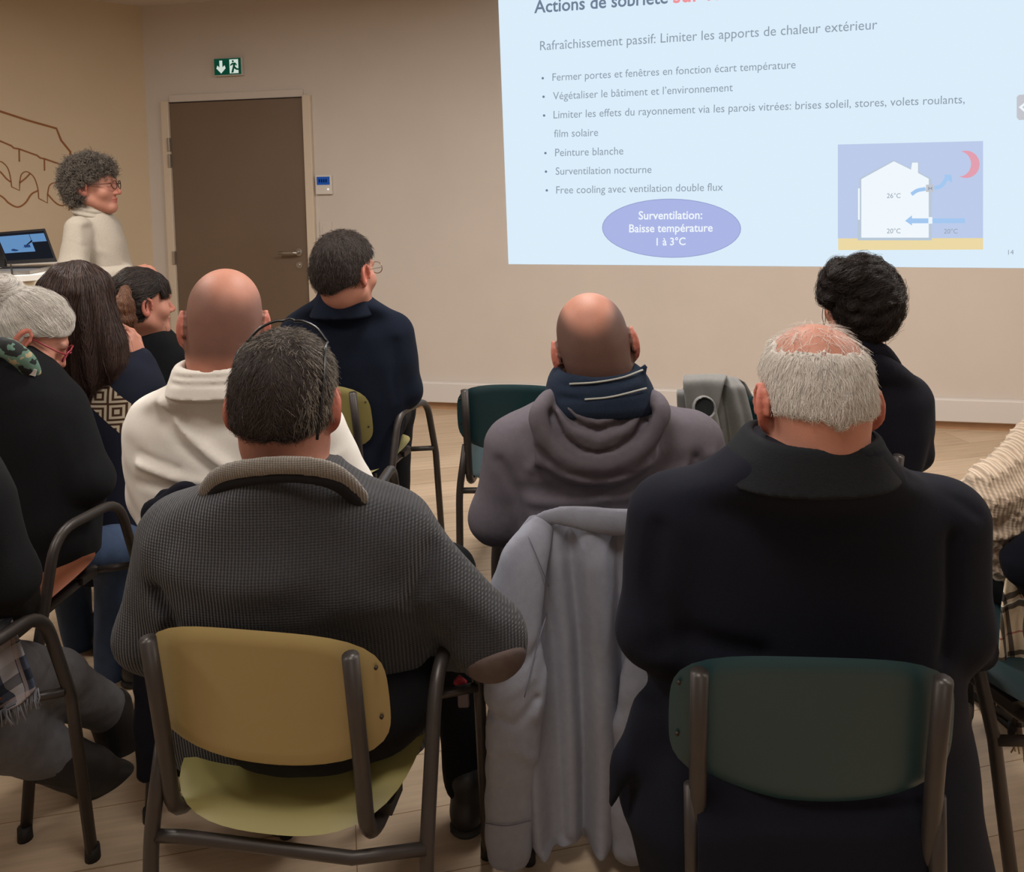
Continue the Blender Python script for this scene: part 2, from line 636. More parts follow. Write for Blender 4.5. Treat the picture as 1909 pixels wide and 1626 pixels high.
wall('wall_back', CORNER, CORNER_R, WN, M_wall)
wall('wall_left', LEFT_END, CORNER, LN, M_wall_tan)
wall('wall_right', CORNER_R, ROOM[2], np.array([-1.0, 0.05, 0]), M_wall)
wall('wall_rear', ROOM[2], ROOM[1], np.array([0, 1.0, 0]), M_wall)
wall('wall_side', ROOM[1], LEFT_END, np.array([1.0, 0, 0]), M_wall_tan)


def wbox(name, u0, u1, z0, z1, d0, d1, m, parent=None, bevel=0.0, origin=None, D=None, N=None):
    """box on a wall: u along the wall, d out of the wall"""
    o = CORNER if origin is None else origin; D = WD if D is None else D; N = WN if N is None else N
    mb = MB()
    v = []
    for z in (z0, z1):
        for (u, d) in ((u0, d0), (u1, d0), (u1, d1), (u0, d1)):
            p = o + D * u + N * d; v.append((p[0], p[1], z))
    mb.add(v, [(3, 2, 1, 0), (4, 5, 6, 7), (0, 1, 5, 4), (1, 2, 6, 5), (2, 3, 7, 6), (3, 0, 4, 7)])
    return mb.build(name, m, parent, world=parent is not None, bevel=bevel)


def wu(px, py):
    p = onwall(px, py); return float(np.dot(p - CORNER, WD)), float(p[2])


# door in the back wall
du0, dz1 = wu(317, 191); du1, dz1b = wu(566, 181)
DTOP = (dz1 + dz1b) / 2
M_door = mat('door_brown', lin(112, 93, 76), 0.5, var=0.05, nscale=2.0, bump=0.06, bscale=90)
M_chrome = mat('brushed_metal', lin(190, 186, 180), 0.28, 0.9)
M_dark_gap = mat('door_gap', lin(40, 32, 28), 0.9)
door = wbox('door_1', du0 + 0.004, du1 - 0.004, 0.006, DTOP - 0.004, 0.0, 0.012, M_door)
tag(door, 'dark brown flush door with lever handle in the back wall', 'door', kind='structure')
fr = MB()
for (u0, u1, z0, z1) in ((du0 - 0.055, du0, 0, DTOP + 0.01), (du1, du1 + 0.055, 0, DTOP + 0.01), (du0, du1, DTOP, DTOP + 0.05)):
    o = wbox('door_frame', u0, u1, z0, z1, 0.0, 0.03 if z0 == 0 else 0.012, M_frame if z0 == 0 else M_wall, door, bevel=0.004)
wbox('door_gap_shade', du0, du1, DTOP - 0.006, DTOP - 0.0005, 0.0, 0.016, M_dark_gap, door)  # dark strip drawn in as the shaded gap above the door leaf
for py in (270, 300, 480):
    u, z = wu(318 + (py - 191) * 0.036, py)
    wbox('hinge', du0 - 0.014, du0 + 0.006, z - 0.045, z + 0.045, 0.012, 0.04, M_chrome, door, bevel=0.003)
hu, hz = wu(562, 470)
hb = MB()
hp = lambda u, z, d: CORNER + WD * u + WN * d + np.array([0, 0, z])
hb.tube(fillet([hp(hu - 0.01, hz, 0.012), hp(hu - 0.01, hz, 0.06), hp(hu - 0.135, hz, 0.06)], 0.02), 0.009, 10)
hd = hb.build('door_handle', M_chrome, door, smooth=True, world=True)
rb = MB(); rb.tube([hp(hu - 0.01, hz, 0.010), hp(hu - 0.01, hz, 0.018)], 0.025, 20); rb.build('handle_rose', M_chrome, hd, world=True)
kb = MB(); kb.tube([hp(hu - 0.01, hz - 0.085, 0.010), hp(hu - 0.01, hz - 0.085, 0.018)], 0.022, 20)
kb.tube([hp(hu - 0.01, hz - 0.085, 0.017), hp(hu - 0.01, hz - 0.085, 0.028)], 0.008, 12)
kb.build('lock', M_chrome, door, world=True)

# cable trunking and skirting strip along the back wall (right of the door) and round the left wall
M_skirt = mat('wood_skirting', lin(170, 132, 98), 0.5, var=0.1, nscale=12)
tr = wbox('trim_1', du1 + 0.06, 6.6, 0.05, 0.178, 0.0, 0.045, M_white, bevel=0.006); tag(tr, kind='structure')
sk = wbox('baseboard_back', du1 + 0.06, 6.6, 0.0, 0.05, 0.0, 0.012, M_skirt); tag(sk, kind='structure')
sk2 = wbox('baseboard_left', 0.0, 4.1, 0.0, 0.07, 0.0, 0.012, M_skirt, origin=CORNER, D=LD, N=LN); tag(sk2, kind='structure')

# exit sign
EX = [wu(404, 111), wu(453, 109), wu(453.5, 139), wu(405, 141)]
eu0, eu1 = EX[0][0], EX[1][0]; ez1 = (EX[0][1] + EX[1][1]) / 2; ez0 = (EX[2][1] + EX[3][1]) / 2
M_green = emit('exit_green', lin(14, 66, 48), 0.9)
M_exw = emit('exit_white', lin(214, 226, 214), 0.9)
M_signcase = mat('sign_case', lin(200, 195, 185), 0.5)
sign = thing('exit_sign', 'green emergency exit sign with arrow and running man above the door', 'exit sign', CORNER + WD * (eu0 + eu1) / 2 + np.array([0, 0, ez0]))
wbox('housing', eu0 - 0.006, eu1 + 0.006, ez0 - 0.008, ez1 + 0.006, 0, 0.03, M_signcase, sign, bevel=0.003)
wbox('green_panel', eu0, eu1, ez0, ez1, 0.0295, 0.033, M_green, sign)


def wall_poly(name, pts, off, m, parent, th=0.0008, o=CORNER, D=None, N=None):
    """flat polygon lying on a wall: pts in (u, z)"""
    D = WD if D is None else D; N = WN if N is None else N
    n = len(pts)
    v = [o + D * u + N * (off + th) + np.array([0, 0, z]) for u, z in pts] + [o + D * u + N * off + np.array([0, 0, z]) for u, z in pts]
    f = [tuple(range(n)), tuple(range(2 * n - 1, n - 1, -1))] + [(i, i + n, (i + 1) % n + n, (i + 1) % n) for i in range(n)]
    from mathutils.geometry import tessellate_polygon
    tri = tessellate_polygon([[Vector((u, z, 0)) for u, z in pts]])
    f = [tuple(q) for q in tri] + [tuple(i + n for i in q[::-1]) for q in tri] + f[2:]
    bm = bmesh.new()
    vs = [bm.verts.new(tuple(p)) for p in v]
    for q in f:
        try: bm.faces.new([vs[i] for i in q])
        except ValueError: pass
    bmesh.ops.recalc_face_normals(bm, faces=bm.faces[:])
    me = bpy.data.meshes.new(name)
    if parent is not None:
        bm.transform(wloc(parent).inverted())
    bm.to_mesh(me); bm.free(); me.materials.append(m)
    ob = bpy.data.objects.new(name, me)
    return link(ob, parent)


ew, eh = eu1 - eu0, ez1 - ez0
E = lambda pts: [(eu0 + x * ew, ez0 + y * eh) for x, y in pts]
wall_poly('arrow', E([(0.2, 0.88), (0.31, 0.88), (0.31, 0.45), (0.39, 0.58), (0.43, 0.40), (0.255, 0.08), (0.08, 0.40), (0.12, 0.58), (0.2, 0.45)]), 0.033, M_exw, sign)
wall_poly('doorway_panel', E([(0.58, 0.06), (0.91, 0.06), (0.91, 0.92), (0.58, 0.92)]), 0.033, M_exw, sign)
mp = wall_poly('running_man', E([(0.68, 0.70), (0.80, 0.72), (0.86, 0.60), (0.84, 0.50), (0.80, 0.60), (0.79, 0.48), (0.86, 0.36), (0.97, 0.34), (0.97, 0.24), (0.83, 0.26), (0.76, 0.36), (0.72, 0.10), (0.64, 0.10), (0.70, 0.44), (0.72, 0.60), (0.62, 0.52), (0.60, 0.58)]), 0.0342, M_green, sign)
wall_poly('running_man_head', E([(0.715 + 0.038 * math.cos(a), 0.80 + 0.07 * math.sin(a)) for a in np.linspace(0, 6.28, 14)[:-1]]), 0.0342, M_green, sign)

# thermostat and light switch
tu0, tz1 = wu(590, 327); tu1, tz0 = wu(621, 362)
M_plastic = mat('white_plastic', lin(215, 208, 200), 0.4)
M_lcd = emit('lcd_blue', lin(38, 78, 150), 0.8)
M_lcd_dark = emit('lcd_digits', lin(18, 36, 84), 0.6)
th = wbox('thermostat', tu0, tu1, tz0, tz1, 0, 0.022, M_plastic, bevel=0.003)
tag(th, 'small white wall thermostat with blue screen beside the door', 'thermostat')
tw, thh = tu1 - tu0, tz1 - tz0
wbox('lcd_screen', tu0 + 0.1 * tw, tu1 - 0.1 * tw, tz0 + 0.5 * thh, tz0 + 0.92 * thh, 0.0215, 0.0235, M_lcd, th)
for k in range(4):
    wbox('lcd_digit', tu0 + (0.22 + 0.14 * k) * tw, tu0 + (0.31 + 0.14 * k) * tw, tz0 + 0.62 * thh, tz0 + 0.80 * thh, 0.0232, 0.0240, M_lcd_dark, th)
wbox('button', tu0 + 0.74 * tw, tu0 + 0.84 * tw, tz0 + 0.22 * thh, tz0 + 0.31 * thh, 0.0215, 0.025, emit('led', lin(240, 235, 225), 1.0), th)
su0, sz1 = wu(597, 413); su1, sz0 = wu(620, 450)
sw = wbox('light_switch', su0, su1, sz0, sz1, 0, 0.010, M_wall, bevel=0.003)
tag(sw, 'wall coloured light switch plate below the thermostat, behind a man', 'switch')
wbox('rocker', su0 + 0.02, su1 - 0.02, sz0 + 0.03, sz1 - 0.03, 0.009, 0.014, M_wall, sw, bevel=0.002)

# ------------------------------------------------------------------ line drawing on the left wall
M_line = mat('mural_brown', lin(140, 88, 48), 0.8)


def zz(x, y):
    return onleft(x / 4.281, 180 + y / 4.281, 0.0)


mural = thing('mural', 'brown line drawing of arches and wavy lines on the tan left wall', 'mural', zz(100, 900))


def stroke(name, pts, w):
    q = [zz(x, y) + LN * 0.0015 for x, y in pts]
    v = []
    for i, p in enumerate(q):
        t = nrm(q[min(i + 1, len(q) - 1)] - q[max(i - 1, 0)])
        s = nrm(np.cross(t, LN)) * w / 2
        v += [p + s + LN * 0.001, p - s + LN * 0.001, p - s - LN * 0.001, p + s - LN * 0.001]
    f = []
    for i in range(len(q) - 1):
        a = 4 * i
        for k in range(4):
            f.append((a + k, a + (k + 1) % 4, a + 4 + (k + 1) % 4, a + 4 + k))
    n = 4 * (len(q) - 1)
    f += [(3, 2, 1, 0), (n, n + 1, n + 2, n + 3)]
    mesh_obj(name, v, f, M_line, mural, False, True)


def smooth_pts(pts, n=8):
    """Catmull-Rom through 2-D or 3-D points"""
    p = [np.array(q, float) for q in pts]
    p = [2 * p[0] - p[1]] + p + [2 * p[-1] - p[-2]]
    out = []
    for i in range(1, len(p) - 2):
        for k in range(n):
            t = k / n
            out.append(0.5 * (2 * p[i] + (p[i + 1] - p[i - 1]) * t + (2 * p[i - 1] - 5 * p[i] + 4 * p[i + 1] - p[i + 2]) * t * t
                              + (3 * p[i] - p[i - 1] - 3 * p[i + 1] + p[i + 2]) * t ** 3))
    out.append(p[-2])
    return out


stroke('roof_line', [(-300, 10), (0, 118), (220, 190), (450, 255), (487, 350), (560, 440), (565, 560), (562, 900)], 0.0125)
stroke('eave_line', [(-300, 230), (0, 355), (90, 393), (110, 412), (150, 418), (295, 470), (320, 490), (355, 497), (485, 542)], 0.0095)
for x, y0, y1 in ((152, 420, 520), (353, 497, 592)):
    stroke('post_line', [(x, y0), (x + 2, y1)], 0.008)
stroke('arch_line', smooth_pts([(-160, 620), (-90, 540), (0, 518), (60, 570), (85, 660), (92, 720)]) + [np.array((155, 750))] + smooth_pts([(157, 680), (172, 620), (215, 600), (270, 645), (300, 730), (308, 812)]) + [np.array((378, 850))] + smooth_pts([(378, 780), (395, 710), (440, 690), (500, 730), (545, 810), (550, 910)]), 0.0062)
stroke('wave_line', smooth_pts([(-200, 700), (0, 790), (70, 850), (140, 882), (200, 850), (250, 780), (300, 752)]), 0.009)
stroke('loop_line', smooth_pts([(-100, 520), (0, 600), (50, 655), (85, 682)]), 0.0085)
stroke('loop_line', smooth_pts([(155, 690), (200, 655), (240, 615)]), 0.0085)
stroke('loop_line', smooth_pts([(380, 780), (440, 845), (490, 870), (548, 855)]), 0.0085)

# ------------------------------------------------------------------ the projected slide
SLIDE_E = 1.0
slide_cols = {
    'paper': lin(219, 237, 250), 'grey': lin(146, 158, 172), 'title': lin(112, 128, 150), 'red': lin(240, 150, 155),
    'violet': lin(172, 182, 230), 'edge': lin(150, 160, 205), 'white': lin(240, 247, 253), 'sky': lin(188, 203, 234),
    'ground': lin(236, 217, 165), 'housewall': lin(186, 200, 216), 'arrow': lin(164, 200, 240), 'moon': lin(226, 160, 176), 'tab': lin(196, 198, 205)}
SM = {k: emit('slide_' + k, v, SLIDE_E) for k, v in slide_cols.items()}
BL, TL = np.array((948, 492.5)), np.array((929, 0.0))
TLx = TL + (TL - BL) * 0.2
TRx = np.array((1962, -118.0)); BR = np.array((1976, 500.5))
slide = wall_poly('projected_slide', [wu(*BL), wu(*BR), wu(*TRx), wu(*TLx)], 0.001, SM['paper'], None)
slide.data.materials[0] = SM['paper']
tag(slide, 'bright pale blue slide of French text projected on the back wall', 'projected slide')


def sp(name, pts, lvl, key, parent=slide):
    return wall_poly(name, [wu(x, y) for x, y in pts], 0.002 + 0.0012 * lvl, SM[key], parent)


def text(name, body, p0, p1, key, lvl=1, bold=0.0, parent=slide, height=None):
    cu = bpy.data.curves.new('t', 'FONT'); cu.body = body; cu.size = 1.0; cu.offset = bold; cu.resolution_u = 3
    ob = bpy.data.objects.new('t', cu); COL.objects.link(ob)
    bpy.context.view_layer.update()
    me = ob.to_mesh()
    n = len(me.vertices); co = np.empty(n * 3, np.float32); me.vertices.foreach_get('co', co); co = co.reshape(-1, 3).astype(float)
    faces = [tuple(p.vertices) for p in me.polygons]
    ob.to_mesh_clear(); bpy.data.objects.remove(ob); bpy.data.curves.remove(cu)
    x0, x1 = co[:, 0].min(), co[:, 0].max()
    a = np.array(wu(*p0)); b = np.array(wu(*p1))
    L = np.linalg.norm(b - a); dx = (b - a) / L; up = np.array((-dx[1], dx[0])) + dx * 0.03
    s = L / (x1 - x0); sv = s * 1.08 if height is None else height
    off = 0.0022 + 0.0012 * lvl
    v = []
    for c in co:
        q = a + dx * (c[0] - x0) * s + up * c[1] * sv
        v.append(CORNER + WD * q[0] + np.array([0, 0, q[1]]) + WN * off)
    return mesh_obj(name, v, faces, SM[key], parent, False, True)


text('title_text', 'Actions de sobriété', (996, 24.5), (1245, 6), 'title', bold=0.016)
text('title_text', 'sur le', (1255, 5.5), (1345, -1), 'red', bold=0.016)
text('heading_text', 'Rafraîchissement passif: Limiter les apports de chaleur extérieur', (1007, 94), (1635, 54.5), 'grey')
for body, a, b in (('Fermer portes et fenêtres en fonction écart température', (1030, 151), (1483, 127.5)),
                   ('Végétaliser le bâtiment et l’environnement', (1031, 186), (1366, 170)),
                   ('Limiter les effets du rayonnement via les parois vitrées: brises soleil, stores, volets roulants,', (1032, 221), (1798, 192.5)),
                   ('film solaire', (1033, 256), (1115, 253.5)),
                   ('Peinture blanche', (1035, 291.5), (1162, 288)),
                   ('Surventilation nocturne', (1036, 326), (1214.5, 322.5)),
                   ('Free cooling avec ventilation double flux', (1037, 361), (1347.5, 355.5))):
    text('bullet_text', body, a, b, 'grey')
for x, y in ((1012, 146), (1013.5, 180.5), (1014.5, 215.5), (1017, 285.5), (1018, 320), (1019.5, 355)):
    sp('bullet_dot', [(x + 2.3 * math.cos(a), y - 2.3 * math.sin(a)) for a in np.linspace(0, 6.283, 12)[:-1]][::-1], 1, 'title')
el = lambda rx, ry: [(1252 + rx * math.cos(a), 425.5 + ry * math.sin(a) + 0.008 * rx * math.cos(a)) for a in np.linspace(0, 6.283, 49)[:-1]]
sp('ellipse_outline', el(129.5, 55), 1, 'edge')
ellp = sp('violet_ellipse', el(128, 53.6), 2, 'violet')
for body, a, b in (('Surventilation:', (1190.5, 409), (1309, 408)), ('Baisse température', (1173, 433), (1328.5, 431.5)), ('1 à 3°C', (1224, 457.5), (1278, 456.5))):
    text('ellipse_text', body, a, b, 'white', 3, 0.014)
z3 = lambda pts: [(1520 + x / 4.907, 240 + y / 4.907) for x, y in pts]
dg = sp('house_diagram', z3([(205, 145), (1532, 113), (1532, 1005), (205, 1005)]), 1, 'sky')
sp('ground_strip', z3([(208, 1003), (1532, 1000), (1532, 1105), (208, 1110)]), 2, 'ground')
sp('house_walls', z3([(383, 535), (400, 535), (400, 455), (710, 288), (868, 362), (875, 305), (945, 305), (945, 398), (1045, 450), (1062, 470), (1062, 1020), (385, 1020)]), 3, 'housewall')
sp('house_interior', z3([(418, 462), (716, 298), (872, 375), (882, 310), (936, 310), (936, 405), (1034, 458), (1034, 996), (418, 996)]), 4, 'white')
sp('window_strip', z3([(388, 545), (404, 545), (404, 832), (388, 832)]), 4, 'white')
ms = [(1420 + 0, 0)]
outer = [(1375 + 125 * math.cos(a), 326 - 125 * math.sin(a)) for a in np.linspace(-2.1, 2.05, 26)]
inner = [(1310 + 112 * math.cos(a), 322 - 116 * math.sin(a)) for a in np.linspace(1.35, -1.35, 20)]
sp('moon', z3(outer + inner), 2, 'moon')


def ribbon(c, w):
    c = [np.array(q, float) for q in smooth_pts(c)]
    L, R = [], []
    for i in range(len(c)):
        t = nrm(c[min(i + 1, len(c) - 1)] - c[max(i - 1, 0)]); s = np.array((-t[1], t[0])) * w / 2
        L.append(c[i] + s); R.append(c[i] - s)
    return [tuple(q) for q in L + R[::-1]]


sp('air_arrow', z3(ribbon([(875, 600), (930, 565), (1005, 550)], 34)), 5, 'arrow')
sp('air_arrow', z3(ribbon([(1085, 545), (1150, 520), (1200, 450)], 36)), 5, 'arrow')
sp('arrow_head', z3([(1175, 420), (1240, 422), (1248, 492), (1228, 486), (1180, 440)]), 5, 'arrow')
sp('air_arrow', z3([(1365, 820), (1365, 862), (880, 865), (880, 885), (818, 842), (880, 792), (880, 820)]), 5, 'arrow')
sp('fan_box', z3([(1008, 512), (1080, 512), (1080, 578), (1008, 578)]), 6, 'tab')
sp('fan', z3([(1028, 528), (1046, 545), (1064, 528), (1064, 562), (1046, 548), (1028, 562)]), 7, 'grey')
sp('grille', z3([(1030, 808), (1066, 808), (1066, 868), (1030, 868)]), 6, 'white')
for body, x0, x1, y in (('26°C', 650, 775, 634), ('20°C', 650, 775, 956), ('20°C', 1172, 1296, 958)):
    (a, b) = z3([(x0, y), (x1, y - 1)])
    text('temperature_text', body, a, b, 'grey', 6)
(a, b) = z3([(1762, 1152), (1812, 1150)])
text('page_number', '14', a, b, 'grey', 1)
tabp = sp('side_tab', [(1899, 177), (1940, 174), (1940, 222), (1899, 224), (1895, 219), (1895, 181)], 1, 'tab')
sp('tab_arrow', [(1911, 190), (1914, 193), (1905, 200), (1913, 207), (1910, 210), (1898.5, 200)], 2, 'white')
# ------------------------------------------------------------------ stacking chairs
M_tube = mat('tube_dark', lin(64, 58, 55), 0.42, 0.35, var=0.06, nscale=30)
M_rubber = mat('rubber_black', lin(28, 26, 25), 0.7)
M_yellow = mat('shell_yellow', lin(166, 146, 96), 0.42, var=0.02, nscale=6)
M_olive = mat('shell_olive', lin(150, 140, 84), 0.45, var=0.02, nscale=6)
M_teal = mat('shell_teal', lin(30, 62, 67), 0.42, var=0.02, nscale=6)
M_teal_seat = mat('shell_teal_seat', lin(30, 50, 53), 0.5, var=0.02, nscale=6)
M_brown = mat('shell_brown', lin(122, 72, 50), 0.4, var=0.05, nscale=8)
M_screw = mat('screw_dark', lin(60, 50, 40), 0.5, 0.5)


def shell_panel(hw, hh, ex, curve, th, tilt=0.0, dome=0.0, seg=56, rings=9, top=0.0):
    """rounded panel in x-z with its face towards +y; thickness th"""
    def rad(a):
        c, s = abs(math.cos(a)), abs(math.sin(a))
        return (c ** ex + s ** ex) ** (-1 / ex)
    V, Fc = [], []
    for side in (1, -1):
        for r in range(rings + 1):
            q = r / rings
            for k in range(seg):
                a = 2 * math.pi * k / seg
                rr = rad(a) * q
                x, z = rr * math.cos(a) * hw, rr * math.sin(a) * hh
                x *= 1 - top * max(0, z / hh) * 0.5
                e = math.sqrt(max(0.0, 1 - max(0, (q - 0.93) / 0.07) ** 2))
                y = curve * (x / hw) ** 2 + dome * (1 - q * q) + side * th / 2 * e + tilt * z
                V.append((x, y, z))
    n = (rings + 1) * seg
    for side in (0, 1):
        o = side * n
        for r in range(rings):
            for k in range(seg):
                a, b = o + r * seg + k, o + r * seg + (k + 1) % seg
                q = (a, b, b + seg, a + seg)
                Fc.append(q if side else q[::-1])
    return np.array(V), Fc


CH = {}                                        # shared mesh data, one per part and material


def part_mesh(key, m, fn, name, parent, smooth=True):
    if key not in CH:
        v, f = fn()
        o = mesh_obj(name, v, f, m, parent, smooth)
        CH[key] = o.data
        return o
    o = bpy.data.objects.new(name, CH[key])
    return link(o, parent)


def chair(label, loc, yaw, shell, seatm, arms=('right',), tuck=0.205, arm_dz=0.0, group='stacking chairs of the audience'):
    """yaw in degrees, positive turns to the right; loc = floor point under the seat centre"""
    t = thing('stacking_chair', label, 'chair', (loc[0], loc[1], 0), -math.radians(yaw), group)
    sm, bm = seatm.name, shell.name

    def seat():
        v, f = shell_panel(0.214, 0.222, 3.2, 0.0, 0.028, dome=0.006)
        w = np.stack([v[:, 0], v[:, 2] - 0.012, 0.452 + v[:, 1] + 0.25 * np.maximum(0, np.abs(v[:, 2]) - 0.10) * -0.12 + 0.02 * (v[:, 0] / 0.214) ** 2 + 0.018 * (v[:, 2] / 0.215)], 1)
        return w, f
    part_mesh('seat' + sm, seatm, seat, 'seat', t)

    def back():
        v, f = shell_panel(0.212, 0.103, 4.4, 0.03, 0.013, tilt=-0.14, top=0.03)
        z = v[:, 2] + 0.019 * np.where(v[:, 2] > 0, 1 - (v[:, 0] / 0.212) ** 2, -(1 - (v[:, 0] / 0.212) ** 2)) * np.abs(v[:, 2]) / 0.103
        w = np.stack([v[:, 0], v[:, 1] - 0.232, z + 0.659], 1)
        return w, f
    b = part_mesh('back' + bm, shell, back, 'backrest', t)
    if 'screw' not in CH:
        pass
    for sx in (-1, 1):
        def post(sx=sx):
            x = sx * 0.172
            return tube(fillet([(x, -0.262, 0.762), (x, -0.230, 0.56), (x, -0.215, 0.412), (x, -0.05, 0.418), (x, 0.16, 0.43)], 0.07), 0.0135, 12)
        part_mesh('post%d' % sx, M_tube, post, 'back_post', t)
        side = 'right' if sx > 0 else 'left'
        if side in arms:
            x = sx * 0.262
            def loop(x=x):
                return tube(fillet([(x, -0.255, 0.012), (x, -0.185, 0.40), (x - 0.0, -0.10, 0.652 + arm_dz), (x, 0.15, 0.632 + arm_dz), (x, 0.225, 0.40), (x, 0.265, 0.012)], [0, .01, .07, .07, .01, 0]), 0.0128, 12)
            lp = part_mesh('loop%d%.2f' % (sx, arm_dz), M_tube, loop, 'arm_loop', t)
            for yy in (-0.258, 0.267):
                def foot(x=x, yy=yy):
                    return tube([(x, yy, 0.0), (x, yy, 0.03)], [0.0165, 0.0155], 12)
                part_mesh('foot%d%.2f' % (sx, yy), M_rubber, foot, 'foot_cap', lp)
            def rail(x=x, sx=sx):
                return tube([(x, 0.205, 0.425), (sx * 0.178, 0.16, 0.428)], 0.010, 8)
            part_mesh('rail%d' % sx, M_tube, rail, 'seat_rail', t)
        else:
            x = sx * tuck
            def rear(x=x, sx=sx):
                return tube(fillet([(x, -0.265, 0.012), (x, -0.232, 0.40), (sx * 0.180, -0.224, 0.56)], .05), 0.0128, 12)
            l1 = part_mesh('rearleg%d%.3f' % (sx, tuck), M_tube, rear, 'leg', t)
            def front(x=x, sx=sx):
                return tube(fillet([(sx * 0.178, 0.10, 0.424), (x, 0.20, 0.424), (x, 0.255, 0.012)], .05), 0.0128, 12)
            l2 = part_mesh('frontleg%d%.3f' % (sx, tuck), M_tube, front, 'leg', t)
            for lg, yy in ((l1, -0.266), (l2, 0.256)):
                def foot(x=x, yy=yy):
                    return tube([(x, yy, 0.0), (x, yy, 0.03)], [0.0165, 0.0155], 12)
                part_mesh('lfoot%d%.2f%.3f' % (sx, yy, tuck), M_rubber, foot, 'foot_cap', lg)
    xl = -0.262 if 'left' in arms else -tuck
    xr = 0.262 if 'right' in arms else tuck
    def bar():
        return tube([(xl, -0.19 if 'left' in arms else -0.232, 0.40), (-0.15, -0.226, 0.40), (0.15, -0.226, 0.40), (xr, -0.19 if 'right' in arms else -0.232, 0.40)], 0.0105, 10)
    part_mesh('bar%s%.3f' % (arms, tuck), M_tube, bar, 'crossbar', t)
    for sx in (-1, 1):
        for y0 in (-0.16, 0.08):
            def br(sx=sx, y0=y0):
                mb = MB().box((sx * 0.175 - 0.02, y0, 0.424), (sx * 0.175 + 0.02, y0 + 0.06, 0.444))
                return mb.v, mb.f
            part_mesh('bracket%d%.2f' % (sx, y0), M_tube, br, 'seat_bracket', t, False)
    for (x, z) in ((0.198, 0.72), (0.200, 0.63), (-0.198, 0.72), (-0.200, 0.63)):
        def screw(x=x, z=z):
            y = -0.232 + 0.03 * (x / 0.212) ** 2 - 0.0075 - 0.14 * (z - 0.659)
            return tube([(x, y + 0.003, z), (x, y - 0.0012, z)], 0.0032, 8)
        part_mesh('screw%.3f%.2f' % (x, z), M_screw, screw, 'screw', t)
    return t


C1 = chair('mustard yellow chair under the man in a charcoal cardigan, whole back panel in view', (-0.388, 1.535), 10, M_yellow, M_olive)
C2 = chair('dark teal chair under the white-haired man in a black coat', (0.455, 1.43), 5, M_teal, M_teal_seat, (), 0.180)
C3 = chair('teal chair under the man in the hooded top, a pale denim jacket hung over it', (0.21, 2.0), 0, M_teal, M_teal_seat)
C4 = chair('chair under the man in the white sweater, its arm loop seen past the cardigan sleeve', (-0.61, 2.125), 2, M_teal, M_teal_seat, ('left', 'right'), 0.205, 0.07)
C5 = chair('olive chair under the man in the navy jumper near the door', (-0.64, 3.12), 18, M_olive, M_olive)
C6 = chair('empty dark green chair behind the hooded man, nothing on it', (0.032, 3.05), 8, M_teal, M_teal_seat, ())
C7 = chair('dark green chair with a grey coat thrown over its back', (0.70, 2.84), 0, M_teal, M_teal_seat)
C8 = chair('olive chair under the dark-haired woman in black below the screen', (0.745, 2.30), -12, M_olive, M_olive)
C9 = chair('teal seated chair hidden behind the hooded man, only a leg showing', (0.135, 2.60), 0, M_teal, M_teal_seat, ())
C10 = chair('brown chair with arm loop under the grey-haired woman in black', (-1.37, 2.12), 8, M_brown, M_brown)
C11 = chair('brown chair at the left edge, under the person in grey jeans', (-1.25, 1.53), 6, M_brown, M_brown)
C12 = chair('chair under the woman with long dark hair, one tube showing', (-1.49, 2.86), 6, M_teal, M_teal_seat)
C13 = chair('chair under the woman with the fringe and ponytail, almost hidden', (-1.42, 3.48), 10, M_olive, M_olive)
C14 = chair('dark tube chair at the right edge, under the person in the cream jumper', (1.105, 1.78), -15, M_teal, M_teal_seat, ('left', 'right'))
# ------------------------------------------------------------------ people: shared builders
SKIN = lin(184, 128, 108)
LIP = lin(170, 92, 84)
M_skin = mat('skin', SKIN, 0.55, attr=True, var=0.06, nscale=28, bump=0.12, bscale=420, spec=0.3)
M_skin.node_tree.nodes['Principled BSDF'].inputs['Subsurface Weight'].default_value = 0.08
M_skin.node_tree.nodes['Principled BSDF'].inputs['Subsurface Radius'].default_value = (0.012, 0.005, 0.003)
M_shoe = mat('shoe_black', lin(30, 29, 30), 0.5, bump=0.1, bscale=60)
M_sole = mat('shoe_sole', lin(44, 42, 40), 0.7)
M_eye = mat('eye_white', lin(225, 220, 214), 0.25)
M_iris = mat('eye_iris', lin(60, 44, 34), 0.25)


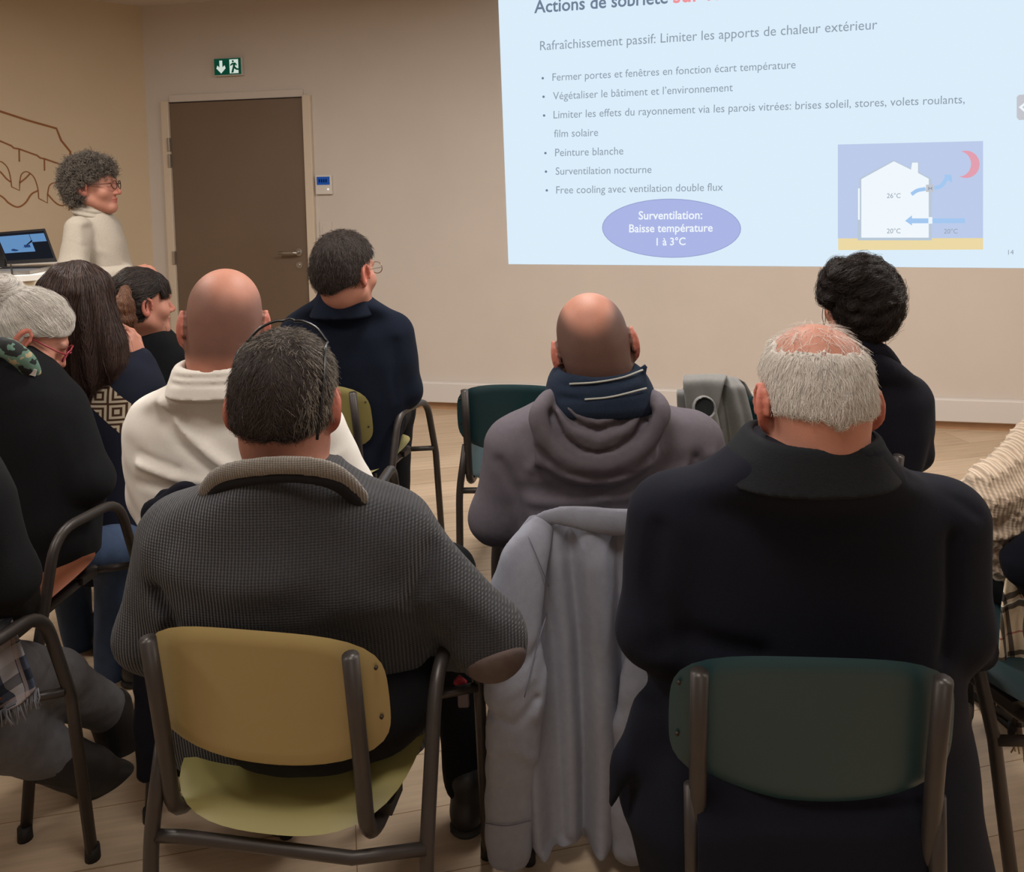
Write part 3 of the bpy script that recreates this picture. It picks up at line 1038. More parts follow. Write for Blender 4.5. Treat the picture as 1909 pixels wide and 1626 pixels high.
def head_ops(s, fr, neck=0.056, neck_to=None, female=False, ears=True, flare=22):
    """adds a head to an SDF; fr is a Frame at ear level, local +Y is the face"""
    R, w, sc = fr.R, fr.w, fr.s
    k = lambda v: v * sc
    E = lambda c, r, kk=0.02, op='u', RR=None: s.ell(w(c), np.array(r) * sc, R if RR is None else R @ RR, k(kk), op)
    C = lambda a, b, ra, rb=None, kk=0.02, op='u': s.cap(w(a), w(b), k(ra), k(ra if rb is None else rb), k(kk), op)
    E((0, -0.012, 0.036), (0.077, 0.098, 0.087))
    E((0, -0.034, -0.008), (0.067, 0.069, 0.068), 0.03)
    E((0, 0.034, -0.036), (0.060, 0.064, 0.083), 0.03)
    for x in (-1, 1):
        C((x * 0.050, 0.004, -0.062), (x * 0.012, 0.074, -0.102), 0.021, 0.018, 0.03)
        E((x * 0.044, 0.062, -0.030), (0.024, 0.022, 0.022), 0.03)
    C((-0.033, 0.089, 0.021), (0.033, 0.089, 0.021), 0.0115, None, 0.018)
    for x in (-1, 1):
        E((x * 0.031, 0.102, 0.002), (0.017, 0.014, 0.011), 0.012, 's')
        E((x * 0.031, 0.080, 0.001), (0.0135, 0.0135, 0.0125), 0.004)
    C((0, 0.094, 0.008), (0, 0.117, -0.031), 0.0075, 0.0115, 0.012)
    for x in (-1, 1):
        E((x * 0.011, 0.105, -0.036), (0.008, 0.010, 0.007), 0.008)
    E((0, 0.094, -0.060), (0.023, 0.012, 0.0065), 0.008)
    E((0, 0.092, -0.071), (0.020, 0.012, 0.0075), 0.008)
    C((-0.02, 0.105, -0.0655), (0.02, 0.105, -0.0655), 0.0016, None, 0.004, 's')
    E((0, 0.082, -0.098), (0.024, 0.019, 0.018), 0.02)
    if ears:
        for x in (-1, 1):
            a = -math.radians(flare) * x
            Rz = np.array([[math.cos(a), math.sin(a), 0], [-math.sin(a), math.cos(a), 0], [0, 0, 1]])
            E((x * 0.086, -0.014, -0.004), (0.0075, 0.021, 0.034), 0.008, 'u', Rz)
            E((x * 0.080, -0.006, -0.030), (0.0065, 0.011, 0.013), 0.008, 'u', Rz)
            E((x * 0.090, -0.010, -0.002), (0.0060, 0.011, 0.020), 0.006, 's', Rz)
            s.chain([w((x * (0.086 + 0.004 * math.cos(t)), -0.012 - 0.019 * math.cos(t) * -1, -0.002 + 0.031 * math.sin(t))) for t in np.linspace(-0.4, 3.6, 8)], [k(0.0042)] * 8, k(0.004))
    a = (0, -0.026, -0.060)
    b = w((0, -0.048, -0.17)) if neck_to is None else np.array(neck_to, float)
    s.cap(w(a), b + np.array((0, .012, 0)), k(neck), k(neck * 0.93), k(0.035))


def hand_ops(s, wrist, aim, normal, side=1, curl=0.5, sc=1.0):
    """palm and five fingers; aim = direction of the fingers, normal = back of the hand, side=+1 puts the thumb along aim x normal"""
    y = nrm(aim); z = nrm(np.array(normal) - y * np.dot(normal, y)); x = np.cross(y, z) * side
    B = lambda a, b, c: np.array(wrist) + sc * (x * a + y * b + z * c)
    s.cap(B(-0.022, 0.022, 0), B(-0.024, 0.078, 0), 0.017 * sc, 0.014 * sc, 0.012, flat=(z, 1.25))
    s.cap(B(0.012, 0.022, 0), B(0.022, 0.080, 0), 0.018 * sc, 0.014 * sc, 0.012, flat=(z, 1.25))
    s.cap(B(0, 0.0, 0), B(0, 0.07, 0.0), 0.022 * sc, 0.016 * sc, 0.014, flat=(z, 1.2))
    for i, (fx, L) in enumerate(((0.028, 0.070), (0.0095, 0.078), (-0.009, 0.072), (-0.027, 0.056))):
        p = B(fx, 0.086 - abs(i - 1) * 0.004, 0)
        ang = 0.15
        d = y
        pts = [p]
        for seg in (0.45, 0.31, 0.24):
            ang += curl * (0.75 if seg > 0.4 else 0.95)
            d = y * math.cos(ang) - z * math.sin(ang) + x * (fx * 2.2) * math.cos(ang)
            pts.append(pts[-1] + nrm(d) * L * seg * sc)
        s.chain(pts, [0.0088 * sc, 0.0082 * sc, 0.0074 * sc, 0.0062 * sc], 0.003)
    t0 = B(0.024, 0.022, -0.004); t1 = B(0.050, 0.052, -0.014); t2 = B(0.056, 0.080, -0.022 - 0.012 * curl); t3 = B(0.052, 0.100, -0.030 - 0.02 * curl)
    s.chain([t0, t1, t2, t3], [0.014 * sc, 0.0105 * sc, 0.0092 * sc, 0.0075 * sc], 0.006)


def skin_cols(V, fr, stubble=None, lips=True):
    """albedo per vertex: skin, redder ears/nose/lips, shaved or cropped hair where `stubble(local)` says so (0..1)"""
    L = fr.pts(V)
    c = np.tile(np.array(SKIN), (len(V), 1))
    red = np.array(lin(190, 108, 92))
    ear = np.clip((np.abs(L[:, 0]) - 0.074) / 0.012, 0, 1) * (np.abs(L[:, 2]) < 0.06)
    nose = np.exp(-((L[:, 0] / 0.02) ** 2 + ((L[:, 1] - 0.115) / 0.02) ** 2 + ((L[:, 2] + 0.03) / 0.02) ** 2))
    k = np.clip(ear * 0.7 + nose * 0.5, 0, 1)[:, None]
    c = c * (1 - k) + red * k
    if lips:
        lp = np.exp(-((L[:, 0] / 0.022) ** 4 + ((L[:, 2] + 0.066) / 0.0115) ** 4)) * (L[:, 1] > 0.075)
        c = c * (1 - lp[:, None]) + np.array(LIP) * lp[:, None]
    brow = np.exp(-(((np.abs(L[:, 0]) - 0.031) / 0.016) ** 4 + ((L[:, 2] - 0.027 + 0.15 * (np.abs(L[:, 0]) - 0.031)) / 0.005) ** 2)) * (L[:, 1] > 0.06)
    c = c * (1 - 0.75 * brow[:, None]) + np.array(lin(70, 52, 42)) * 0.75 * brow[:, None]
    if stubble is not None:
        a, col = stubble(L)
        c = c * (1 - a[:, None]) + np.array(col) * a[:, None]
    return c


def sstep(a, b, x):
    t = np.clip((x - a) / (b - a), 0, 1); return t * t * (3 - 2 * t)


def hair_cap(fr, t, cut, extra=None, h=0.006, noise=0.0, seed=1, nfreq=90):
    """hair volume: the cranium grown by t(local)->thickness, kept where cut(x,y,z) < 0 (metres)"""
    s = SDF()
    R, w, sc = fr.R, fr.w, fr.s
    s.ell(w((0, -0.012, 0.036)), np.array((0.077 + t, 0.098 + t, 0.087 + t)) * sc, R, 0)
    s.ell(w((0, -0.034, -0.012)), np.array((0.068 + t, 0.070 + t, 0.070 + t)) * sc, R, 0.03 * sc)
    if noise: s.noise(noise, nfreq, seed)
    lo, hi = s.bounds()
    def f(X, Y, Z):
        x, y, z = fr.loc(X, Y, Z)
        return cut(x, y, z) * sc
    s.raw(f, lo - 0.05, hi + 0.05, 0, 'i')
    if extra: extra(s)
    return s.mesh(h, pad=0.02)


def strands(name, V, Fq, mat_, parent, n, steps, step, flow, r=0.00045, lift=0.0, jitter=0.25, seed=0, keep=None, taper=True, curl=0.0, out=0.002, r0=None):
    """hair curves walking over a surface along flow(point, normal)"""
    g = np.random.default_rng(seed)
    N = vnormals(V, Fq)
    A = np.linalg.norm(np.cross(V[Fq[:, 1]] - V[Fq[:, 0]], V[Fq[:, 3]] - V[Fq[:, 0]]), axis=1)
    fi = g.choice(len(Fq), n, p=A / A.sum())
    u = g.random((n, 2))
    q = V[Fq[fi]]
    p = (q[:, 0] * (1 - u[:, :1]) + q[:, 1] * u[:, :1]) * (1 - u[:, 1:]) + (q[:, 3] * (1 - u[:, :1]) + q[:, 2] * u[:, :1]) * u[:, 1:]
    nn = N[Fq[fi, 0]]
    if keep is not None:
        m = keep(p)
        p, nn = p[m], nn[m]
    n = len(p)
    kd = kdtree.KDTree(len(V))
    for i, v in enumerate(V): kd.insert(v, i)
    kd.balance()
    pos = np.zeros((n, steps + 1, 3)); pos[:, 0] = p - nn * 0.001
    cur = p.copy(); nc = nn.copy()
    jit = g.normal(size=(n, 3)) * jitter
    ph = g.random(n) * 6.28
    hgt = np.abs(g.normal(size=n)) * out
    for k in range(1, steps + 1):
        d = flow(cur, nc) + jit + g.normal(size=(n, 3)) * jitter * 0.35
        d = d - nc * np.sum(d * nc, 1)[:, None]
        d = d / (np.linalg.norm(d, axis=1)[:, None] + 1e-9)
        d = d + nc * lift
        cur = cur + d * step
        idx = [kd.find(c)[1] for c in cur]
        base = V[idx]; nb = N[idx]
        off = np.sum((cur - base) * nb, 1)
        if lift <= 0.0:
            cur = cur - nb * off[:, None]
        nc = nb * 0.6 + nc * 0.4; nc /= np.linalg.norm(nc, axis=1)[:, None] + 1e-9
        w = np.zeros((n, 3))
        if curl:
            side = np.cross(d, nc)
            w = side * (curl * np.sin(ph + k * 1.9))[:, None] + nc * (curl * np.cos(ph + k * 1.9))[:, None]
        pos[:, k] = cur + nc * hgt[:, None] * (k / steps) + w
    m = np.array(wloc(parent).inverted())
    co = pos.reshape(-1, 3) @ m[:3, :3].T + m[:3, 3]
    cu = bpy.data.hair_curves.new(name)
    cu.add_curves([steps + 1] * n)
    cu.attributes['position'].data.foreach_set('vector', co.astype(np.float32).ravel())
    rad = cu.attributes.get('radius') or cu.attributes.new('radius', 'FLOAT', 'POINT')
    prof = np.linspace(1, 0.35, steps + 1) if taper else np.ones(steps + 1)
    rad.data.foreach_set('value', np.tile(prof * r, n).astype(np.float32))
    cu.materials.append(mat_)
    o = bpy.data.objects.new(name, cu)
    link(o, parent)
    o['kind'] = 'stuff'
    return o


def rows_px(Y, rows, yoff=0.0):
    """silhouette rows measured on the photo (py, left px, right px, half depth) at distance Y -> loft rows in metres"""
    out = []
    for r in rows:
        py, a, b, ry = r[:4]
        yy = Y + (r[4] if len(r) > 4 else 0.0)
        p, q = P(a, py, yy), P(b, py, yy)
        out.append(((p[2] + q[2]) / 2, (p[0] + q[0]) / 2, yy, abs(q[0] - p[0]) / 2, ry))
    return out


def shoe(parent, heel, toe, up=(0, 0, 1), name='shoe', m=None, size=1.0):
    heel, toe = np.array(heel, float), np.array(toe, float)
    d = nrm(toe - heel); L = np.linalg.norm(toe - heel); u = nrm(up); x = np.cross(d, u)
    s = SDF()
    s.cap(heel + u * 0.035, heel + d * L * 0.45 + u * 0.035, 0.036, 0.036, 0.02)
    s.cap(heel + d * L * 0.45 + u * 0.03, toe - d * 0.04 + u * 0.026, 0.040, 0.030, 0.02, flat=(u, 1.25))
    s.cap(heel + u * 0.05 + d * 0.015, heel + u * 0.11 + d * 0.015, 0.036, 0.042, 0.02)
    c = (heel + toe) / 2
    def cut(X, Y, Z): return -((X - heel[0]) * u[0] + (Y - heel[1]) * u[1] + (Z - heel[2]) * u[2])
    lo, hi = s.bounds(); s.raw(cut, lo - .05, hi + .05, 0, 'i')
    V, Fq = s.mesh(0.006)
    o = mesh_obj(name, V, Fq, m or M_shoe, parent, world=True)
    s2 = SDF()
    s2.cap(heel + u * 0.008, toe - d * 0.03 + u * 0.008, 0.040, 0.038, 0.0, flat=(u, 3.2))
    V, Fq = s2.mesh(0.006)
    mesh_obj('sole', V, Fq, M_sole, o, world=True)
    return o


class Person:
    def __init__(s, label, root, head, yaw=0, pitch=0, roll=0, sc=1.0):
        s.t = thing('person', label, 'person', root)
        s.fr = Frame(head, rot_euler(yaw, pitch, roll), sc)
        s.root = np.array(root, float)

    def body(s, neck_base, torso=None, arms=(), legs=(), hands=(), neck=0.056, stubble=None, female=False, extra=None, hfine=0.0036, flare=22, hand_fine=0.004, lips=True, ears=True):
        """one continuous skin mesh: head, neck, trunk, limbs and hands"""
        sd = SDF()
        if torso is not None:
            sd.loft(torso, 0.03, grow=-0.022)
        for a in arms: sd.chain(a[0], [r * 0.58 for r in a[1]], 0.03)
        for a in legs: sd.chain(a[0], [r * 0.72 for r in a[1]], 0.03)
        head_ops(sd, s.fr, neck, neck_to=neck_base, female=female, flare=flare, ears=ears)
        fine = []
        c = s.fr.c; e = 0.14 * s.fr.s
        fine.append((c - e, c + e, hfine))
        for hnd in hands:
            hand_ops(sd, *hnd)
            wv = np.array(hnd[0]); fine.append((wv - 0.16, wv + 0.16, hand_fine))
        if extra: extra(sd)
        V, Fq = sd.mesh(0.011, fine)
        s.bodyo = mesh_obj('body', V, Fq, M_skin, s.t, world=True, cols=skin_cols(V, s.fr, stubble, lips))
        return s.bodyo

    def cloth(s, name, build, m, h=0.008, parent=None, fine=(), colf=None):
        sd = SDF(); build(sd)
        V, Fq = sd.mesh(h, fine)
        o = mesh_obj(name, V, Fq, m, parent or s.t, world=True, cols=None if colf is None else colf(V))
        o['verts'] = 0
        del o['verts']
        s.last = (V, Fq)
        return o

    def trousers(s, m, legs, pelvis=None, h=0.010, name='trousers'):
        def b(sd):
            if pelvis is not None:
                sd.ell(pelvis[0], pelvis[1], None, 0.0)
            for pts, rs in legs:
                sd.chain(pts, rs, 0.04)
            sd.noise(0.0035, 26, 5)
        return s.cloth(name, b, m, h)

    def hair(s, t, cut, m, extra=None, h=0.006, noise=0.0, name='hair', seed=1, nfreq=90):
        V, Fq = hair_cap(s.fr, t, cut, extra, h, noise, seed, nfreq)
        o = mesh_obj(name, V, Fq, m, s.t, world=True)
        s.hv = (V, Fq)
        return o


def seated_legs(hipc, width, knee_y, knee_z, foot_y, spread=0.10, yaw=0.0, r=(0.085, 0.062, 0.05), foot_z=0.10):
    """two legs of a seated person facing +Y turned by yaw degrees (to the right)"""
    a = math.radians(yaw); f = np.array([math.sin(a), math.cos(a), 0]); x = np.array([math.cos(a), -math.sin(a), 0])
    out = []
    for sx in (-1, 1):
        hip = np.array(hipc) + x * sx * width
        knee = np.array([hipc[0], hipc[1], knee_z]) + x * sx * (width + spread * 0.5) + f * knee_y
        ank = np.array([hipc[0], hipc[1], foot_z]) + x * sx * (width + spread * 0.4) + f * foot_y
        out.append(([hip, knee, ank], list(r)))
    return out, f


def spectacles(parent, fr, mat_frame, rim=(0.026, 0.019), y=0.112, z=0.004, r=0.0016, tilt=0.0, lens=None, name='spectacles'):
    """spectacles in head-local coordinates"""
    g = thing_child(name, parent)
    def add(nm, pts, rr, seg=6, closed=False):
        q = [fr.w(p) for p in pts]
        mb = MB(); mb.tube(q, rr, seg); mb.build(nm, mat_frame, g, smooth=True, world=True)
    for sx in (-1, 1):
        c = np.array((sx * 0.032, y, z))
        add('rim', [c + np.array((rim[0] * math.cos(a), -0.006 * (math.cos(a) * sx > 0) * abs(math.cos(a)), rim[1] * math.sin(a))) for a in np.linspace(0, 6.4, 26)], r)
        add('temple', [(sx * 0.058, y - 0.006, z + 0.006), (sx * 0.076, y - 0.03, z + 0.006), (sx * 0.081, 0.01, z + 0.006), (sx * 0.082, -0.02, z - 0.004), (sx * 0.080, -0.035, z - 0.02)], r)
    add('bridge', [(-0.008, y + 0.002, z + 0.004), (0, y + 0.005, z + 0.007), (0.008, y + 0.002, z + 0.004)], r)
    return g


def thing_child(name, parent):
    o = bpy.data.objects.new(name, None); o.empty_display_size = 0.02
    link(o, parent)
    return o
# ------------------------------------------------------------------ the people, one by one
def wool(name, c, var=0.10, bump=0.25, rough=0.92):
    return mat(name, c, rough, var=var, nscale=160, bump=bump, bscale=520, spec=0.12, sheen=0.10 if max(c) > 0.1 else 0.015)


M_char = knit('charcoal_rib_knit', lin(57, 57, 60), 0.0058, 0.9)
M_collar_grey = knit('grey_rib_collar', lin(132, 125, 117), 0.0045, 0.7)
M_band_black = wool('black_band', lin(34, 33, 35))
M_patch = mat('brown_suede', lin(92, 78, 74), 0.8, var=0.08, nscale=60, bump=0.15, bscale=500)
M_trouser_black = wool('black_trousers', lin(20, 20, 22), 0.06, 0.15)
M_coat_black = wool('black_coat', lin(24, 25, 34), 0.06, 0.15)
M_collar_black = wool('black_fleece_collar', lin(33, 35, 38), 0.08, 0.3)
M_hoodie = mat('grey_sweatshirt', lin(100, 94, 101), 0.9, var=0.05, nscale=90, bump=0.15, bscale=600, spec=0.15)
M_scarf_navy = wool('navy_scarf', lin(36, 46, 62), 0.10, 0.3)
M_stripe = mat('pale_stripe', lin(170, 172, 165), 0.9)
M_white_sw = wool('white_sweater', lin(232, 226, 216), 0.02, 0.12)
M_navy = wool('navy_jumper', lin(21, 27, 40), 0.06, 0.2)
M_black_top = wool('black_top', lin(25, 26, 28), 0.06, 0.2)
M_jeans = mat('blue_jeans', lin(48, 66, 94), 0.85, var=0.12, nscale=40, bump=0.2, bscale=500)
M_jeans_grey = mat('grey_jeans', lin(104, 104, 108), 0.85, var=0.12, nscale=40, bump=0.2, bscale=500)
M_beige_sw = wool('oatmeal_sweater', lin(176, 166, 152), 0.05, 0.25)
H_dark = hair_mat('hair_dark_brown', lin(40, 33, 30), lin(66, 54, 47))
H_greying = hair_mat('hair_greying', lin(60, 52, 46), lin(150, 140, 126))
H_white = hair_mat('hair_white', lin(196, 190, 182), lin(236, 230, 222))
H_black = hair_mat('hair_black', lin(30, 25, 24), lin(52, 42, 38))
H_long = hair_mat('hair_long_brown', lin(46, 35, 32), lin(84, 62, 54))
H_tail = hair_mat('hair_chestnut', lin(86, 56, 40), lin(130, 88, 62))
H_silver = hair_mat('hair_silver', lin(170, 165, 158), lin(226, 220, 212))
H_curly = hair_mat('hair_curly_grey', lin(46, 40, 36), lin(128, 118, 107))
CAP = {k: mat('scalp_' + k, c, 0.7, var=0.2, nscale=150, bump=0.3, bscale=400, spec=0.2) for k, c in (
    ('dark', lin(44, 36, 32)), ('white', lin(200, 192, 184)), ('black', lin(32, 27, 26)), ('long', lin(48, 37, 33)), ('tail', lin(86, 58, 42)),
    ('silver', lin(172, 166, 158)), ('curly', lin(52, 46, 42)))}
M_specs_black = mat('spectacle_black', lin(22, 20, 20), 0.3)
M_specs_red = mat('spectacle_red', lin(150, 50, 62), 0.3)
M_specs_brown = mat('spectacle_brown', lin(74, 44, 34), 0.35)
M_specs_metal = mat('spectacle_metal', lin(150, 130, 110), 0.3, 0.8)
DOWN = np.array([0, 0, -1.0])


def cloth_sheet(name, rows, m, parent, nu=40, nv=40, waves=(), th=0.004, ybase=None):
    """hanging cloth: rows = list of (left point, right point) in world space from top to bottom; waves = (freq, amp, phase, growth)"""
    L = np.array([r[0] for r in rows], float); R = np.array([r[1] for r in rows], float)
    tt = np.linspace(0, len(rows) - 1, nv)
    gl = np.stack([np.interp(tt, range(len(rows)), L[:, i]) for i in range(3)], 1)
    gr = np.stack([np.interp(tt, range(len(rows)), R[:, i]) for i in range(3)], 1)
    V = []
    for j in range(nv):
        for i in range(nu):
            u = i / (nu - 1); v = j / (nv - 1)
            p = gl[j] * (1 - u) + gr[j] * u
            d = gr[j] - gl[j]; n = nrm(np.cross(d, np.array([0, 0, 1.0]))) if np.linalg.norm(d[:2]) > 1e-6 else np.array([0, -1.0, 0])
            if n[1] > 0: n = -n
            a = sum(w[1] * (1 - w[3] + w[3] * v) * math.sin(6.283 * w[0] * (u + 0.06 * math.sin(3 * v + w[2])) + w[2]) for w in waves)
            V.append(p + n * a)
    o = mesh_obj(name, V, grid_faces(nu, nv), m, parent, True, parent is not None)
    s = o.modifiers.new('thickness', 'SOLIDIFY'); s.thickness = th; s.offset = 0
    sb = o.modifiers.new('smooth', 'SUBSURF'); sb.levels = 1; sb.render_levels = 1
    return o


def down_flow(side=0.0, fwd=0.0):
    return lambda p, n: np.tile(np.array([side, fwd, -1.0]), (len(p), 1))


# ---- man in the charcoal ribbed cardigan, spectacles pushed up on his head
def man_cardigan():
    X0 = -0.39
    p = Person('person in charcoal ribbed cardigan with glasses pushed up on the head, on the mustard chair', (X0, 1.52, 0), P(532, 756, 1.50), -5, -4, 2, 1.06)
    Y = 1.47
    rows = rows_px(Y, [(868, 446, 632, .075, -.035), (890, 408, 660, .09, -.03), (908, 360, 690, .10, -.02), (930, 318, 728, .115, -.01), (965, 296, 760, .13), (1020, 285, 778, .14), (1090, 288, 788, .14),
                       (1170, 296, 796, .14, .03), (1230, 302, 806, .14, .06), (1300, 305, 815, .14, .075), (1330, 312, 820, .14, .085), (1375, 325, 805, .13, .09)])
    ra = ([P(735, 1003, Y), P(912, 1190, Y + .01), P(800, 1200, Y + .33)], [.078, .060, .042])
    la = ([P(338, 1003, Y), P(276, 1180, Y), P(410, 1200, Y + .30)], [.075, .050, .042])
    legs = [([(X0 - .09, 1.55, .55), (X0 - .17, 1.98, .53), (X0 - .16, 1.90, .10)], [.09, .066, .05]),
            ([(X0 + .10, 1.55, .55), (X0 + .21, 1.98, .53), (-.135, 1.86, .10)], [.09, .066, .05])]
    p.body(P(542, 900, 1.44), rows, (ra, la), legs, [(ra[0][2], (-.5, .8, -.1), (0, .1, 1), -1, .5), (la[0][2], (.5, .8, -.1), (0, .1, 1), 1, .5)], neck=0.064, flare=30)

    def b(s):
        s.loft(rows, 0.02)
        s.chain(*ra, k=0.045); s.chain(*la, k=0.04)
        s.fold([P(800, 1040, 1.40), P(770, 1130, 1.38), P(800, 1210, 1.38)], .018, -.012)
        s.fold([P(300, 1090, 1.40), P(330, 1150, 1.38), P(318, 1190, 1.38)], .016, -.014)
        s.fold([P(330, 1060, 1.36), P(420, 1100, 1.34), P(520, 1095, 1.33)], .03, .006)
        s.fold([P(800, 1180, 1.38), P(740, 1140, 1.36), P(640, 1130, 1.34)], .03, .006)
        s.fold([P(850, 1110, 1.40), P(930, 1180, 1.40)], .02, .006)
        s.noise(0.003, 14, 3)
    p.cloth('cardigan', b, M_char, 0.0075)
    def arm_patch(s):
        s.chain(ra[0], [r + .004 for r in ra[1]], 0.045)
        c = P(925, 1232, 1.44)
        lo, hi = s.bounds()
        def f(X, Yy, Z): return np.sqrt(((X - c[0]) / 1.25) ** 2 + (Yy - c[1]) ** 2 + ((Z - c[2]) / .85) ** 2) - 0.046
        s.raw(f, lo - .1, hi + .1, 0, 'i')
    p.cloth('elbow_patch', arm_patch, M_patch, 0.005)
    col = [P(384, 916, 1.40), P(412, 886, 1.375), P(468, 872, 1.352), P(540, 867, 1.343), P(602, 874, 1.348), P(640, 893, 1.368), P(672, 928, 1.40)]
    p.cloth('collar', lambda s: s.chain(smooth_pts(col, 5), [.0155] * 31, 0.004, flat=((0, 1, 0), 2.6)), M_collar_grey, 0.005)
    col2 = [q + np.array((0, .004, -.020)) for q in col]
    p.cloth('collar_band', lambda s: s.chain(smooth_pts(col2, 5), [.0115] * 31, 0.004, flat=((0, 1, 0), 2.0)), M_band_black, 0.005)
    p.trousers(M_trouser_black, legs, ((X0 + .02, 1.50, .555), (.225, .18, .115)))
    shoe(p.t, (-.135, 1.83, 0), (-.09, 2.09, 0)); shoe(p.t, (X0 - .17, 1.85, 0), (X0 - .20, 2.12, 0))
    cut = lambda x, y, z: np.maximum(y - (-0.040 + 0.118 * sstep(0.016, 0.075, z)), (-0.036 + 0.30 * np.maximum(np.abs(x) - .035, 0)) - z)
    hr = p.hair(0.009, cut, CAP['dark'], noise=0.002)
    gg = np.random.default_rng(8)
    side = lambda q: p.fr.pts(q)[:, 0] + gg.normal(size=len(q)) * .010 > 0.048
    strands('hair_strands', *p.hv, H_dark, hr, 6500, 4, 0.0042, lambda q, n: DOWN + (p.fr.R @ np.array((0, -.3, 0))) + 0.4 * np.sign(p.fr.pts(q)[:, :1]) * p.fr.R[:, 0], lift=0.12, jitter=.35, seed=3, out=.003, r=.0004, keep=lambda q: ~side(q))
    strands('grey_hair_strands', *p.hv, H_greying, hr, 6500, 4, 0.0042, lambda q, n: np.tile(DOWN, (len(q), 1)), lift=0.12, jitter=.3, seed=4, out=.003, r=.0004, keep=lambda q: side(q) | (p.fr.pts(q)[:, 2] + gg.normal(size=len(q)) * .01 > .112))
    g = thing_child('spectacles', p.t)
    fw = lambda q: p.fr.w(np.array((0, -.012, .036)) + 1.04 * (np.array(q) - np.array((0, -.012, .036))))
    def seg(nm, pts, r):
        mb = MB(); mb.tube(smooth_pts([fw(q) for q in pts], 6), r, 8); return mb.build(nm, M_specs_black, g, smooth=True, world=True)
    seg('rim', [(-.066, .012, .104), (-.047, .02, .126), (-.024, .026, .137), (-.008, .028, .138)], .0028)
    seg('rim', [(.008, .028, .138), (.024, .026, .137), (.047, .02, .126), (.066, .010, .104)], .0028)
    seg('bridge', [(-.010, .028, .138), (0, .030, .141), (.010, .028, .138)], .0024)
    seg('temple', [(.066, .010, .104), (.068, -.030, .100), (.071, -.062, .065), (.069, -.080, .02), (.064, -.086, -.035)], .0026)
    seg('temple', [(-.066, .012, .104), (-.076, -.006, .09), (-.080, -.014, .075)], .0026)
    return p


